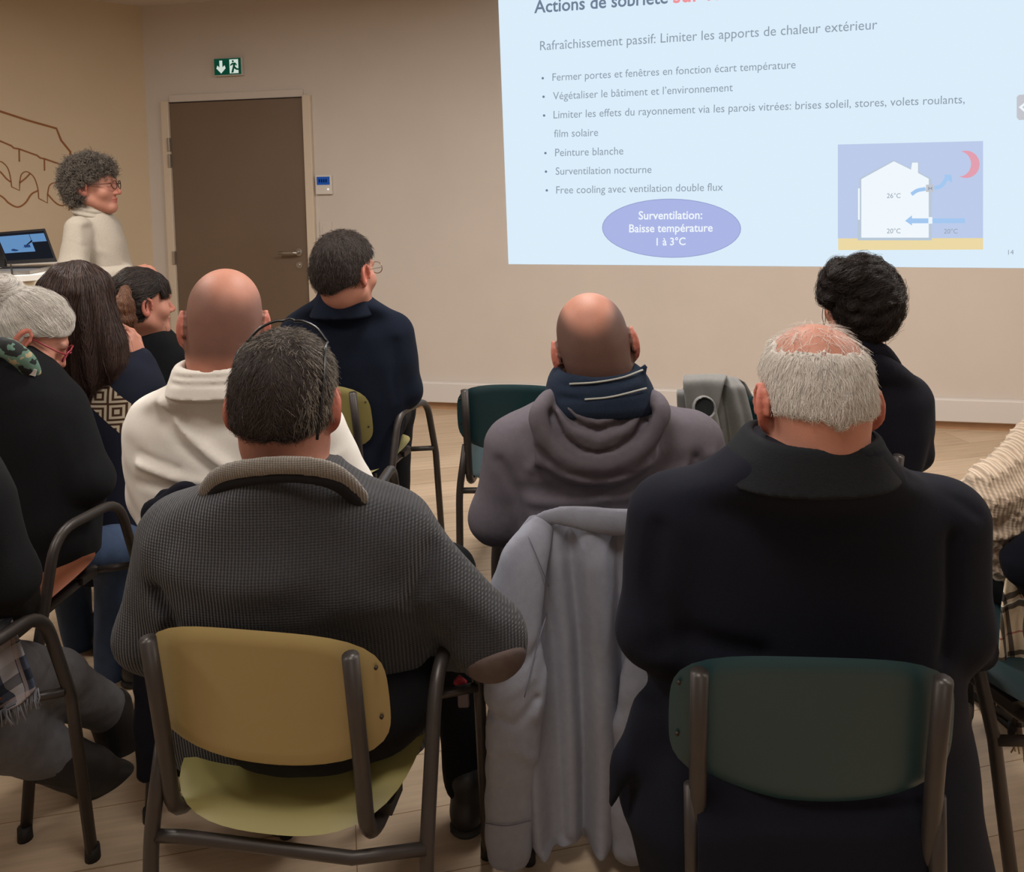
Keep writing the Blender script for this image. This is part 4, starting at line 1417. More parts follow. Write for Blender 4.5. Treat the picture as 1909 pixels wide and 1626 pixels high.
# ---- white-haired man in a black coat
def man_coat():
    X0 = 0.48
    p = Person('person with white hair around a bald crown, in a black coat', (X0, 1.50, 0), P(1518, 752, 1.33), 0, -14, 1, 1.03)
    Y = 1.375
    rows = rows_px(Y, [(812, 1402, 1630, .085, -.065), (836, 1366, 1650, .098, -.06), (866, 1330, 1668, .105, -.05), (884, 1285, 1700, .11, -.03), (905, 1240, 1742, .115), (940, 1216, 1778, .12), (1000, 1205, 1788, .125),
                       (1100, 1210, 1790, .13), (1200, 1222, 1788, .135), (1260, 1215, 1788, .135), (1330, 1190, 1796, .14, .02), (1400, 1168, 1806, .145, .01), (1480, 1150, 1815, .150, -.005), (1540, 1175, 1826, .155, -.008), (1620, 1190, 1842, .155, -.008), (1700, 1195, 1850, .155, -.008)])
    ra = ([P(1758, 968, Y), P(1786, 1170, Y - .02), P(1818, 1208, Y + .20)], [.066, .046, .040])
    la = ([P(1252, 962, Y), P(1210, 1175, Y - .02), P(1290, 1200, Y + .28)], [.068, .046, .040])
    legs = [([(X0 - .09, 1.52, .55), (X0 - .14, 1.95, .53), (X0 - .13, 1.90, .10)], [.09, .066, .05]),
            ([(X0 + .09, 1.52, .55), (X0 + .15, 1.95, .53), (X0 + .14, 1.90, .10)], [.09, .066, .05])]
    p.body(P(1518, 850, 1.31), rows, (ra, la), legs, [(ra[0][2], (.25, .9, -.35), (.5, 0, 1), -1, .5), (la[0][2], (.5, .8, -.2), (0, .1, 1), 1, .5)], neck=0.060, flare=34)
    def b(s):
        s.loft(rows, 0.02, n=2.3)
        s.chain(*ra, k=0.045); s.chain(*la, k=0.045)
        s.chain([P(1210, 1330, 1.36), P(1172, 1425, 1.34), P(1142, 1496, 1.33)], [.028, .020, .007], .03)
        s.fold([P(1205, 1240, 1.26), P(1300, 1215, 1.25), P(1420, 1225, 1.25)], .02, -.010)
        s.fold([P(1230, 990, 1.30), P(1216, 1110, 1.29), P(1240, 1220, 1.28)], .015, -.010)
        s.fold([P(1770, 1000, 1.30), P(1772, 1110, 1.29), P(1758, 1220, 1.28)], .015, -.010)
        s.fold([P(1192, 965, 1.31), P(1230, 915, 1.30), P(1290, 888, 1.29), P(1330, 880, 1.28)], .007, -.004)
        s.fold([P(1830, 965, 1.31), P(1760, 915, 1.30), P(1690, 890, 1.29)], .007, -.004)
        s.fold([P(1165, 1500, 1.33), P(1200, 1420, 1.28), P(1215, 1330, 1.26)], .018, -.012)
        s.noise(0.003, 12, 11)
    p.cloth('coat', b, M_coat_black, 0.008)
    def c(s):
        s.loft(rows_px(1.315, [(884, 1336, 1668, .112), (862, 1350, 1656, .106), (836, 1366, 1646, .100), (814, 1384, 1636, .095), (803, 1394, 1630, .090)]), 0.0)
        s.cap(P(1514, 820, 1.325), P(1514, 740, 1.325), .090, .096, .010, 's')
        s.fold([P(1380, 824, 1.225), P(1514, 818, 1.21), P(1640, 824, 1.225)], .005, -.003)
    p.cloth('collar', c, M_collar_black, 0.005)
    cloth_sheet('coat_tail', [(P(1296, 1420, 1.245), P(1728, 1420, 1.245)), (P(1296, 1470, 1.225), P(1728, 1480, 1.225)), (P(1300, 1560, 1.195), P(1730, 1560, 1.195)), (P(1300, 1690, 1.185), P(1735, 1690, 1.185))], M_coat_black, p.t, 30, 16, ((1.5, .004, .4, .5),), .006)
    p.trousers(M_trouser_black, legs, ((X0, 1.54, .55), (.19, .15, .09)))
    shoe(p.t, (X0 - .13, 1.86, 0), (X0 - .16, 2.12, 0)); shoe(p.t, (X0 + .14, 1.86, 0), (X0 + .17, 2.12, 0))
    def cut(x, y, z):
        bald = 0.058 - np.sqrt((x / 1.05) ** 2 + ((y + 0.034) / 1.15) ** 2)
        bald = np.where(z > 0.045, bald, -0.05)
        front = y - (-0.038 + 0.100 * sstep(0.010, 0.075, z))
        return np.maximum(np.maximum(bald, front), (-0.020 - 0.012 * np.exp(-(x / .015) ** 2) + .25 * np.maximum(np.abs(x) - .04, 0)) - z)
    hr = p.hair(0.003, cut, CAP['white'], noise=0.0012)
    def fl(q, n):
        L = p.fr.pts(q); r = np.stack([L[:, 0], L[:, 1] + .034, 0 * L[:, 0]], 1); r /= np.linalg.norm(r, axis=1)[:, None] + 1e-6
        return (r @ p.fr.R.T) * 0.5 + DOWN
    strands('hair_strands', *p.hv, H_white, hr, 15000, 5, 0.0036, fl, lift=0.02, jitter=.26, seed=9, out=.003, r=.00034)
    mb = MB()
    # thin hair left over the crown
    V, Fq = hair_cap(p.fr, 0.0015, lambda x, y, z: 0.05 - z)
    strands('crown_wisps', V, Fq, H_white, hr, 900, 5, 0.006, fl, lift=0.10, jitter=.5, seed=10, out=.004, r=.00028)
    return p


# ---- man in the hooded top
def man_hood():
    X0 = 0.18
    p = Person('person with shaved balding head, navy scarf and grey hooded sweatshirt', (X0, 2.03, 0), P(1108, 648, 1.87), 2, -4, -10, 1.02)
    Y = 1.89
    def st(L):
        top = np.sqrt((L[:, 0] / .056) ** 2 + ((L[:, 1] + .045) / .095) ** 2 + ((L[:, 2] - .115) / .088) ** 2)
        a = sstep(0.75, 1.25, top) * sstep(-.085, -.045, L[:, 2]) * sstep(.07, .02, L[:, 1] - .4 * L[:, 2]) * (np.abs(L[:, 0]) < .083)
        return a * 0.85, lin(78, 62, 56)
    rows = rows_px(Y, [(738, 1035, 1200, .09, -.03), (758, 985, 1242, .11, -.02), (782, 945, 1285, .12), (812, 925, 1318, .13), (860, 925, 1322, .135), (920, 938, 1305, .14), (975, 952, 1290, .14), (1060, 965, 1275, .14), (1150, 970, 1270, .14)])
    la = ([P(962, 838, Y), P(924, 965, Y), P(1010, 975, Y + .28)], [.070, .054, .042])
    ra = ([P(1288, 822, Y), P(1330, 955, Y), P(1240, 975, Y + .28)], [.070, .054, .042])
    legs = [([(X0 - .09, 2.02, .55), (X0 - .13, 2.46, .53), (X0 - .10, 2.36, .10)], [.09, .066, .05]),
            ([(X0 + .09, 2.02, .55), (X0 + .14, 2.46, .53), (X0 + .12, 2.36, .10)], [.09, .066, .05])]
    p.body(P(1116, 735, 1.835), rows, (ra, la), legs, [(ra[0][2], (-.5, .8, -.1), (0, .1, 1), -1, .5), (la[0][2], (.5, .8, -.1), (0, .1, 1), 1, .5)], neck=0.066, stubble=st, flare=26)
    def b(s):
        s.loft(rows, 0.02); s.chain(*la, k=0.04); s.chain(*ra, k=0.04)
        D = 1.738
        U = lambda pts, r, k, yo=0: s.chain(smooth_pts([P(x, y, D + yo) for x, y in pts], 4), [r] * (4 * (len(pts) - 1) + 1), k)
        # the hood lying on the back: outer roll, then the folded layers inside it
        s.ell(P(1112, 830, D + .015), (.135, .035, .085), None, 0.02)
        s.chain(smooth_pts([P(1052, 738, 1.83), P(1024, 744, 1.785), P(1006, 770, D + .01), P(1008, 800, D), P(1032, 836, D), P(1072, 858, D), P(1112, 864, D), P(1158, 855, D), P(1204, 826, D), P(1228, 788, D), P(1232, 764, D + .01), P(1218, 744, 1.785), P(1190, 738, 1.83)], 4), [.017] * 49, .010)
        s.ell(P(1112, 788, D + .035), (.108, .045, .072), None, .012)
        for pts, w, a in (([(1028, 770), (1050, 812), (1085, 836), (1112, 841), (1146, 834), (1186, 808), (1212, 768)], .0065, -.016),
                          ([(1040, 768), (1064, 800), (1112, 818), (1164, 800), (1200, 766)], .009, .011),
                          ([(1046, 760), (1072, 788), (1112, 801), (1158, 786), (1192, 760)], .006, -.013),
                          ([(1050, 754), (1076, 774), (1112, 784), (1154, 772), (1186, 752)], .008, .009),
                          ([(1056, 746), (1084, 762), (1112, 768), (1150, 760), (1180, 744)], .005, -.009),
                          ([(1060, 776), (1100, 786), (1120, 800)], .006, -.005), ([(1130, 806), (1170, 790), (1196, 772)], .005, -.006)):
            s.fold([P(x, y, D) for x, y in pts], w, a)
        s.fold([P(1112, 765, D), P(1113, 800, D), P(1112, 838, D)], .004, -.004)
        s.fold([P(1030, 870, 1.74), P(1070, 892, 1.74), P(1112, 905, 1.74), P(1160, 890, 1.74), P(1205, 865, 1.74)], .016, .007)
        s.fold([P(1000, 838, 1.74), P(1045, 876, 1.74), P(1112, 890, 1.74), P(1180, 878, 1.74), P(1230, 836, 1.74)], .008, -.006)
        s.fold([P(930, 870, 1.79), P(962, 930, 1.77), P(975, 985, 1.76)], .014, -.014)
        s.fold([P(1300, 860, 1.79), P(1268, 920, 1.77), P(1262, 985, 1.76)], .014, -.012)
        s.fold([P(960, 945, 1.76), P(1060, 940, 1.75), P(1180, 925, 1.75)], .013, .007)
        s.fold([P(965, 920, 1.76), P(1040, 918, 1.75), P(1120, 905, 1.75)], .012, -.006)
        s.fold([P(1210, 905, 1.76), P(1280, 880, 1.77), P(1330, 850, 1.80)], .014, .007)
        s.fold([P(990, 880, 1.76), P(1010, 850, 1.76), P(1000, 810, 1.77)], .014, .007)
        s.fold([P(985, 980, 1.75), P(1100, 972, 1.745), P(1240, 975, 1.75)], .012, .007)
        s.noise(0.0018, 20, 21)
    p.cloth('sweatshirt', b, M_hoodie, 0.006)
    sy = 1.835
    def sc(s):
        s.loft(rows_px(sy, [(758, 1012, 1226, .110), (742, 1014, 1222, .116), (720, 1018, 1216, .112), (704, 1022, 1208, .104), (692, 1028, 1200, .096), (684, 1036, 1190, .088)]), 0.0, yaw=0)
        s.cap(P(1186, 712, 1.79), P(1202, 684, 1.79), .018, .006, .01)
        s.cap(P(1112, 696, sy), P(1112, 640, sy), .076, .082, .008, 's')
        for yy, a in ((738, -.006), (715, -.007), (700, -.004)):
            s.fold([P(1010, yy + 6, 1.75), P(1110, yy + 4, 1.74), P(1230, yy - 16, 1.75)], .006, a)
    scf = p.cloth('scarf', sc, M_scarf_navy, 0.005)
    V, Fq = p.last
    def edge(pts):
        mb = MB()
        q = []
        for x, y in smooth_pts([np.array(t, float) for t in pts], 6):
            d = ray(x, y)
            # nearest scarf surface point along the sight line
            w = V - CAM; t = w @ d / (d @ d); off = np.linalg.norm(w - t[:, None] * d, axis=1)
            m = off < .012
            tt = t[m].min() if m.any() else sy / d[1]
            q.append(CAM + d * tt)
        mb.tube(q, .0022, 6); mb.build('scarf_stripe', M_stripe, scf, smooth=True, world=True)
    edge([(1062, 716), (1110, 713), (1160, 704), (1198, 690)])
    edge([(1090, 745), (1140, 740), (1205, 724)])
    p.trousers(M_trouser_black, legs, ((X0, 2.05, .555), (.19, .15, .095)))
    shoe(p.t, (X0 - .10, 2.33, 0), (X0 - .12, 2.59, 0)); shoe(p.t, (X0 + .12, 2.33, 0), (X0 + .14, 2.59, 0))
    return p


# ---- bald man in the white roll-neck sweater
def man_white():
    X0 = -0.64
    p = Person('person with bald head and white roll-neck sweater, seated', (X0, 2.25, 0), P(418, 606, 2.03), -20, -6, 4, 1.12)
    Y = 2.06
    def st(L):
        top = np.sqrt(((L[:, 0] - .01) / .066) ** 2 + ((L[:, 1] + .02) / .12) ** 2 + ((L[:, 2] - .115) / .085) ** 2)
        a = sstep(0.75, 1.30, top) * sstep(-.085, -.05, L[:, 2]) * sstep(.07, .02, L[:, 1] - .4 * L[:, 2]) * (np.abs(L[:, 0]) < .083)
        return a * 0.7, lin(88, 68, 60)
    rows = rows_px(Y, [(690, 330, 478, .085, -.07), (712, 318, 492, .095, -.06), (728, 292, 520, .105, -.045), (748, 264, 560, .115), (785, 245, 606, .13), (840, 240, 636, .14), (890, 250, 652, .145), (940, 262, 665, .145), (1000, 272, 675, .145), (1080, 280, 680, .145)])
    la = ([P(305, 795, Y), P(292, 920, Y + .02), P(400, 930, Y + .30)], [.072, .050, .042])
    ra = ([P(590, 800, Y), P(650, 915, Y + .02), P(560, 930, Y + .30)], [.072, .050, .042])
    legs = [([(X0 - .09, 2.30, .54), (X0 - .15, 2.72, .49), (X0 - .14, 2.64, .10)], [.09, .066, .05]),
            ([(X0 + .08, 2.30, .54), (X0 + .05, 2.72, .49), (X0 + .05, 2.64, .10)], [.09, .066, .05])]
    p.body(P(408, 700, 1.985), rows, (ra, la), legs, [(ra[0][2], (-.5, .8, -.1), (0, .1, 1), -1, .5), (la[0][2], (.5, .8, -.1), (0, .1, 1), 1, .5)], neck=0.070, stubble=st, flare=24)
    def b(s):
        s.loft(rows, 0.02); s.chain(*la, k=0.05); s.chain(*ra, k=0.05)
        D = 1.92
        s.fold([P(300, 755, D), P(340, 800, D), P(420, 868, D)], .016, .012)
        s.fold([P(285, 770, D), P(330, 830, D), P(440, 905, D)], .014, -.012)
        s.fold([P(325, 790, D), P(390, 850, D), P(460, 890, D)], .012, .010)
        s.fold([P(255, 868, D + .02), P(320, 892, D), P(430, 905, D)], .012, .012)
        s.fold([P(256, 850, D + .02), P(300, 868, D), P(330, 878, D)], .009, -.010)
        s.fold([P(250, 905, D + .02), P(320, 915, D), P(400, 915, D)], .010, -.009)
        s.fold([P(330, 735, D), P(380, 752, D), P(450, 748, D)], .012, -.006)
        s.fold([P(640, 850, 1.96), P(600, 880, 1.94), P(540, 890, 1.93)], .014, .010)
        s.noise(0.003, 18, 31)
    p.cloth('sweater', b, M_white_sw, 0.007)
    def rn(s):
        s.loft(rows_px(1.985, [(728, 314, 496, .104), (712, 318, 490, .100), (696, 324, 482, .096), (682, 328, 478, .092), (673, 334, 472, .086)]), 0.0)
        for yy in (688, 702, 716):
            s.fold([P(310, yy, 1.91), P(400, yy + 3, 1.89), P(490, yy, 1.91)], .0045, -.005)
        s.cap(P(408, 690, 1.985), P(412, 630, 1.985), .082, .086, .006, 's')
    p.cloth('roll_collar', rn, M_white_sw, 0.005)
    p.trousers(M_trouser_black, legs, ((X0, 2.28, .555), (.20, .15, .095)))
    shoe(p.t, (X0 - .12, 2.58, 0), (X0 - .15, 2.84, 0)); shoe(p.t, (X0 + .05, 2.60, 0), (X0 + .07, 2.86, 0))
    return p


# ---- man in the navy jumper by the door
def man_navy():
    X0 = -0.60
    p = Person('person in navy high-neck jumper with short dark hair, seated near the door', (X0, 3.08, 0), P(644, 508, 2.92), 28, 0, 0, 1.10)
    Y = 3.02
    rows = rows_px(Y, [(536, 598, 682, .075, -.06), (556, 588, 690, .085, -.055), (570, 560, 716, .09, -.04), (588, 538, 744, .10), (618, 526, 758, .115), (670, 520, 768, .125), (740, 530, 768, .125), (800, 545, 752, .125), (880, 552, 735, .13), (930, 556, 730, .13)])
    ra = ([P(738, 622, Y), P(758, 728, Y + .02), P(730, 752, Y + .28)], [.060, .050, .038])
    la = ([P(556, 622, Y), P(540, 730, Y + .02), P(600, 752, Y + .28)], [.060, .050, .038])
    legs, f = seated_legs((X0 - .02, 3.12, .54), .09, .42, .50, .34, .0, 4, (.085, .062, .046))
    p.body(P(641, 548, 2.955), rows, (ra, la), legs, [(ra[0][2], (-.4, .8, -.1), (0, .1, 1), -1, .5), (la[0][2], (.5, .8, -.1), (0, .1, 1), 1, .5)], neck=0.058)
    def b(s):
        s.loft(rows, 0.02); s.chain(*ra, k=0.04); s.chain(*la, k=0.04)
        s.fold([P(736, 640, 2.92), P(730, 700, 2.90), P(738, 750, 2.90)], .014, -.008)
        s.fold([P(596, 556, 2.92), P(640, 562, 2.92), P(686, 555, 2.92)], .007, -.004)
        s.noise(0.003, 16, 41)
    p.cloth('jumper', b, M_navy, 0.008)
    def hc(s):
        s.loft(rows_px(2.955, [(588, 578, 698, .105), (572, 583, 694, .098), (552, 590, 687, .090), (532, 598, 680, .082)]), 0.0)
        s.cap(P(641, 540, 2.955), P(643, 500, 2.955), .070, .074, .006, 's')
    p.cloth('high_collar', hc, M_navy, .006)
    p.trousers(M_trouser_black, legs, ((X0, 3.14, .555), (.18, .14, .09)))
    for (pts, r) in legs: shoe(p.t, (pts[2][0], pts[2][1] - .03, 0), (pts[2][0] + f[0] * .24, pts[2][1] + f[1] * .22, 0))
    cut = lambda x, y, z: np.maximum(y - (-0.034 + 0.115 * sstep(0.012, 0.075, z)), (-0.055 + .5 * np.maximum(np.abs(x) - .022, 0)) - z)
    hr = p.hair(0.013, cut, CAP['dark'], noise=0.003)
    strands('hair_strands', *p.hv, H_dark, hr, 3500, 4, 0.0048, lambda q, n: np.tile(DOWN, (len(q), 1)), lift=0.12, jitter=.35, seed=13, out=.004, r=.0006)
    spectacles(p.t, p.fr, M_specs_metal, y=0.122)
    return p


# ---- woman with dark hair pinned up
def woman_updo():
    X0 = 0.91
    p = Person('person with dark pinned-up hair and black jacket, seated right under the slide', (X0, 2.40, 0), P(1605, 572, 2.20), -10, 4, 2, 0.94)
    Y = 2.24
    rows = rows_px(Y, [(648, 1572, 1648, .06, -.05), (668, 1562, 1664, .075, -.045), (690, 1535, 1690, .085, -.03), (708, 1510, 1716, .095), (740, 1500, 1730, .105), (800, 1505, 1730, .11), (850, 1512, 1718, .11), (900, 1520, 1700, .11), (1000, 1525, 1690, .12)])
    ra = ([P(1700, 742, Y), P(1706, 845, Y + .02), P(1680, 880, Y + .25)], [.046, .040, .034])
    la = ([P(1530, 742, Y), P(1512, 850, Y + .02), P(1560, 880, Y + .25)], [.046, .040, .034])
    legs, f = seated_legs((X0, 2.40, .54), .085, .42, .52, .34, .06, -12, (.08, .058, .042))
    p.body(P(1610, 670, 2.21), rows, (ra, la), legs, [(ra[0][2], (-.5, .8, -.1), (0, .1, 1), -1, .5), (la[0][2], (.5, .8, -.1), (0, .1, 1), 1, .5)], neck=0.050, ears=False)
    def b(s):
        s.loft(rows, 0.02); s.chain(*ra, k=0.035); s.chain(*la, k=0.035)
        s.noise(0.003, 16, 51)
    p.cloth('jacket', b, M_coat_black, 0.008)
    col = [P(1562, 676, 2.19), P(1580, 655, 2.15), P(1612, 648, 2.135), P(1645, 655, 2.14), P(1668, 682, 2.17)]
    p.cloth('collar', lambda s: s.chain(smooth_pts(col, 5), [.019] * 21, 0.004, flat=((0, 1, 0), 1.6)), M_coat_black, 0.005)
    p.trousers(M_trouser_black, legs, ((X0, 2.42, .55), (.17, .14, .09)))
    for (pts, r) in legs: shoe(p.t, (pts[2][0], pts[2][1] - .03, 0), (pts[2][0] + f[0] * .22, pts[2][1] + f[1] * .20, 0))
    cut = lambda x, y, z: np.maximum(y - (0.055 + 0.03 * sstep(0.0, 0.075, z)), (-0.080 + .4 * np.maximum(np.abs(x) - .03, 0)) - z)
    def bun(s):
        s.ell(P(1592, 518, 2.16), (.062, .058, .048), None, .02)
        s.ell(P(1628, 528, 2.16), (.040, .045, .052), None, .02)
        s.ell(P(1562, 512, 2.17), (.034, .04, .034), None, .015)
        s.ell(P(1608, 492, 2.17), (.036, .036, .022), None, .012)
        s.ell(P(1648, 545, 2.17), (.022, .04, .04), None, .010)
        s.ell(P(1545, 540, 2.19), (.028, .04, .05), None, .010)
        s.noise(.006, 62, 6)
    hr = p.hair(0.013, cut, CAP['black'], extra=bun, noise=0.003)
    upf = lambda q, n: np.where((q[:, 2:] > P(1600, 560, 2.16)[2]), nrm((.8, 0, .4)), nrm((.15, 0, 1.0)))
    strands('hair_strands', *p.hv, H_black, hr, 3000, 9, 0.009, upf, lift=0.0, jitter=.35, seed=17, out=.006, r=.0006)
    # loose strands beside the neck and over the bun
    mb = MB()
    for pts in ([(1650, 600), (1653, 620), (1651, 640), (1655, 655)], [(1652, 590), (1650, 612), (1648, 632), (1641, 650)], [(1534, 575), (1533, 592), (1537, 608)], [(1536, 560), (1539, 588), (1538, 604)],
                [(1625, 482), (1640, 478), (1650, 490), (1655, 505)], [(1560, 500), (1545, 498), (1536, 506)], [(1590, 478), (1600, 474), (1614, 478)]):
        mb = MB(); mb.tube(smooth_pts([P(x, y, 2.19) for x, y in pts], 5), .0009, 5); mb.build('loose_strand', CAP['black'], hr, smooth=True, world=True)
    return p


# ---- woman with a fringe, in black
def woman_fringe():
    X0 = -1.36
    p = Person('person in black top with dark fringe, ponytail and dangling earring, seated', (X0, 3.48, 0), P(263, 566, 3.10), 46, -2, 0, 1.0)
    Y = 3.14
    rows = rows_px(Y, [(608, 252, 306, .055), (622, 240, 318, .075), (636, 225, 332, .085), (660, 214, 344, .095), (700, 210, 350, .105), (780, 215, 345, .11), (900, 220, 340, .11)])
    ra = ([P(325, 670, Y), P(335, 740, Y + .02), P(300, 770, Y + .25)], [.046, .040, .034])
    la = ([P(232, 670, Y), P(222, 740, Y + .02), P(260, 770, Y + .25)], [.046, .040, .034])
    legs, f = seated_legs((X0, 3.46, .54), .085, .42, .52, .34, .06, 12, (.08, .058, .042))
    p.body(P(276, 625, 3.13), rows, (ra, la), legs, [(ra[0][2], (-.5, .8, -.1), (0, .1, 1), -1, .5), (la[0][2], (.5, .8, -.1), (0, .1, 1), 1, .5)], neck=0.048)
    def b(s):
        s.loft(rows, 0.02); s.chain(*ra, k=0.035); s.chain(*la, k=0.035); s.noise(0.003, 16, 61)
    p.cloth('top', b, M_black_top, 0.008)
    p.trousers(M_trouser_black, legs, ((X0, 3.48, .55), (.17, .14, .09)))
    for (pts, r) in legs: shoe(p.t, (pts[2][0], pts[2][1] - .03, 0), (pts[2][0] + f[0] * .22, pts[2][1] + f[1] * .20, 0))
    # hair comes down to the brow in front, swept back over the ears to the nape
    cut = lambda x, y, z: np.where(y > 0.045, 0.020 - z, np.maximum(y - (-0.014 + 1.7 * np.maximum(z - 0.014, 0)), -0.058 - z))
    hr = p.hair(0.014, cut, CAP['black'], noise=0.003)
    strands('hair_strands', *p.hv, H_dark, hr, 2600, 8, 0.008, lambda q, n: np.where(p.fr.pts(q)[:, 1:2] > .04, (p.fr.R @ np.array((0, .5, -1.0)))[None], (p.fr.R @ np.array((0, -1.0, -.25)))[None]), jitter=.25, seed=19, out=.004, r=.0007)
    tail = SDF()
    tail.chain([P(234, 540, 3.00), P(229, 572, 2.96), P(234, 600, 2.95), P(244, 625, 2.96)], [.018, .034, .030, .012], .01)
    tail.noise(.003, 60, 3)
    V, Fq = tail.mesh(0.006)
    tl = mesh_obj('ponytail', V, Fq, CAP['tail'], p.t, world=True)
    strands('tail_strands', V, Fq, H_tail, tl, 900, 10, 0.009, down_flow(.15), jitter=.15, seed=23, out=.004, r=.0007)
    band = MB(); band.tube([P(230, 541, 3.02) + np.array((.018 * math.cos(a), .018 * math.sin(a) * .8, .006 * math.cos(a))) for a in np.linspace(0, 6.4, 16)], .005, 6)
    band.build('hair_tie', mat('hair_tie', lin(180, 140, 96), .5), tl, smooth=True, world=True)
    M_ear = mat('earring_metal', lin(120, 108, 92), .3, .8)
    eb = MB(); eb.tube([P(288, 590, 3.09), P(290, 604, 3.09), P(290, 622, 3.09)], .0022, 6); eb.build('earring', M_ear, p.t, smooth=True, world=True)
    hb = MB(); hb.tube([P(302, 614, 3.10) + np.array((.016 * math.cos(a), 0, .02 * math.sin(a))) for a in np.linspace(0, 6.4, 22)], .0007, 5); hb.build('hoop', M_ear, p.t, smooth=True, world=True)
    return p


# ---- woman with long dark hair
def pattern_mat():
    """navy wool with a slanting band of pale and brown lozenges"""
    m, b, t = base_mat('patterned_cardigan', lin(32, 34, 46), 0.92, 0, .15)
    tc = t.n('ShaderNodeTexCoord'); sx = t.n('ShaderNodeSeparateXYZ'); t.l(tc.outputs['Object'], sx.inputs[0])
    return m, b, t, sx


def woman_long():
    X0 = -1.40
    p = Person('person with long loose dark hair and navy cardigan with a pale diamond pattern', (X0, 2.85, 0), P(146, 565, 2.62), 35, -8, 0, 0.98)
    Y = 2.68
    rows = rows_px(Y, [(632, 130, 218, .07), (655, 112, 250, .09), (680, 102, 278, .105), (720, 98, 292, .12), (790, 104, 292, .125), (880, 120, 288, .125), (980, 140, 280, .13), (1060, 150, 275, .13)])
    ra = ([P(262, 715, Y), P(292, 752, Y + .14), P(262, 668, Y + .02)], [.052, .044, .032])
    la = ([P(128, 715, Y), P(118, 850, Y), P(200, 880, Y + .25)], [.052, .044, .034])
    legs, f = seated_legs((X0, 2.84, .54), .085, .42, .52, .34, .06, 20, (.08, .058, .042))
    p.body(P(166, 640, 2.66), rows, (ra, la), legs, [(ra[0][2], nrm((-.30, -.35, .85)), nrm((.75, -.3, .25)), 1, .35, .95), (la[0][2], (.5, .8, -.1), (0, .1, 1), 1, .5)], neck=0.048)
    org = P(132, 690, 2.55); e1 = nrm(P(238, 798, 2.55) - org); e2 = nrm(np.cross(e1, (0, -1, 0)))
    m, b, t = base_mat('patterned_cardigan', lin(32, 35, 48), 0.92, 0, .15)
    geo = t.n('ShaderNodeTexCoord')
    loc = org - np.array((X0, 2.85, 0))
    def lincomb(e):
        d = t.n('ShaderNodeVectorMath', operation='SUBTRACT'); t.l(geo.outputs['Object'], d.inputs[0]); d.inputs[1].default_value = tuple(loc)
        q = t.n('ShaderNodeVectorMath', operation='DOT_PRODUCT'); t.l(d.outputs[0], q.inputs[0]); q.inputs[1].default_value = tuple(e)
        return q.outputs['Value']
    u, v = lincomb(e1), lincomb(e2)
    per = 0.072
    fu = t.math('ABSOLUTE', t.math('SUBTRACT', t.math('FRACT', t.math('DIVIDE', t.math('ADD', u, 1.0), per)), 0.5))
    av = t.math('ABSOLUTE', t.math('DIVIDE', v, per))
    dd = t.math('ADD', fu, av)                                   # lozenge distance
    ring = t.math('LESS_THAN', t.math('FRACT', t.math('MULTIPLY', dd, 3.6)), 0.52)
    inband = t.math('LESS_THAN', t.math('ABSOLUTE', v), 0.041)
    inlen = t.math('MULTIPLY', t.math('GREATER_THAN', u, -0.03), t.math('LESS_THAN', u, 0.32))
    msk = t.math('MULTIPLY', inband, inlen)
    mx = t.n('ShaderNodeMix', data_type='RGBA'); mx.inputs[6].default_value = (*lin(74, 52, 38), 1); mx.inputs[7].default_value = (*lin(196, 182, 160), 1); t.l(ring, mx.inputs[0])
    m2 = t.n('ShaderNodeMix', data_type='RGBA'); m2.inputs[6].default_value = (*lin(32, 35, 48), 1); t.l(mx.outputs[2], m2.inputs[7]); t.l(msk, m2.inputs[0]); t.l(m2.outputs[2], b.inputs['Base Color'])
    def bb(s):
        s.loft(rows, 0.02); s.chain(*ra, k=0.03); s.chain(*la, k=0.035); s.noise(0.003, 16, 71)
    p.cloth('cardigan', bb, m, 0.007)
    p.trousers(M_trouser_black, legs, ((X0, 2.86, .55), (.17, .14, .09)))
    for (pts, r) in legs: shoe(p.t, (pts[2][0], pts[2][1] - .03, 0), (pts[2][0] + f[0] * .22, pts[2][1] + f[1] * .20, 0))
    def longhair(s):
        s.loft(rows_px(2.60, [(512, 118, 174, .07), (535, 98, 188, .10), (565, 92, 198, .10), (600, 98, 210, .095), (640, 106, 226, .09), (680, 112, 232, .085), (708, 118, 214, .070), (735, 128, 180, .045)]), .02)
        s.noise(.004, 40, 8, stretch=(1, 1, .25))
        for x0, x1, a in ((140, 150, -.010), (165, 185, -.012), (190, 220, -.010), (118, 128, -.008), (152, 168, .008), (205, 230, .008)):
            s.fold([P(x0, 560, 2.50), P((x0 + x1) / 2, 640, 2.50), P(x1, 720, 2.52)], .010, a)
    hr = p.hair(0.014, lambda x, y, z: y - 0.085 - 0 * z, CAP['long'], extra=longhair, noise=0.0, h=0.007)
    strands('hair_strands', *p.hv, H_long, hr, 6500, 16, 0.013, lambda q, n: DOWN + (q - p.fr.w((0, .02, .12))) * np.array((3.0, 3.0, 0)), jitter=.10, seed=29, out=.008, r=.0007)
    return p


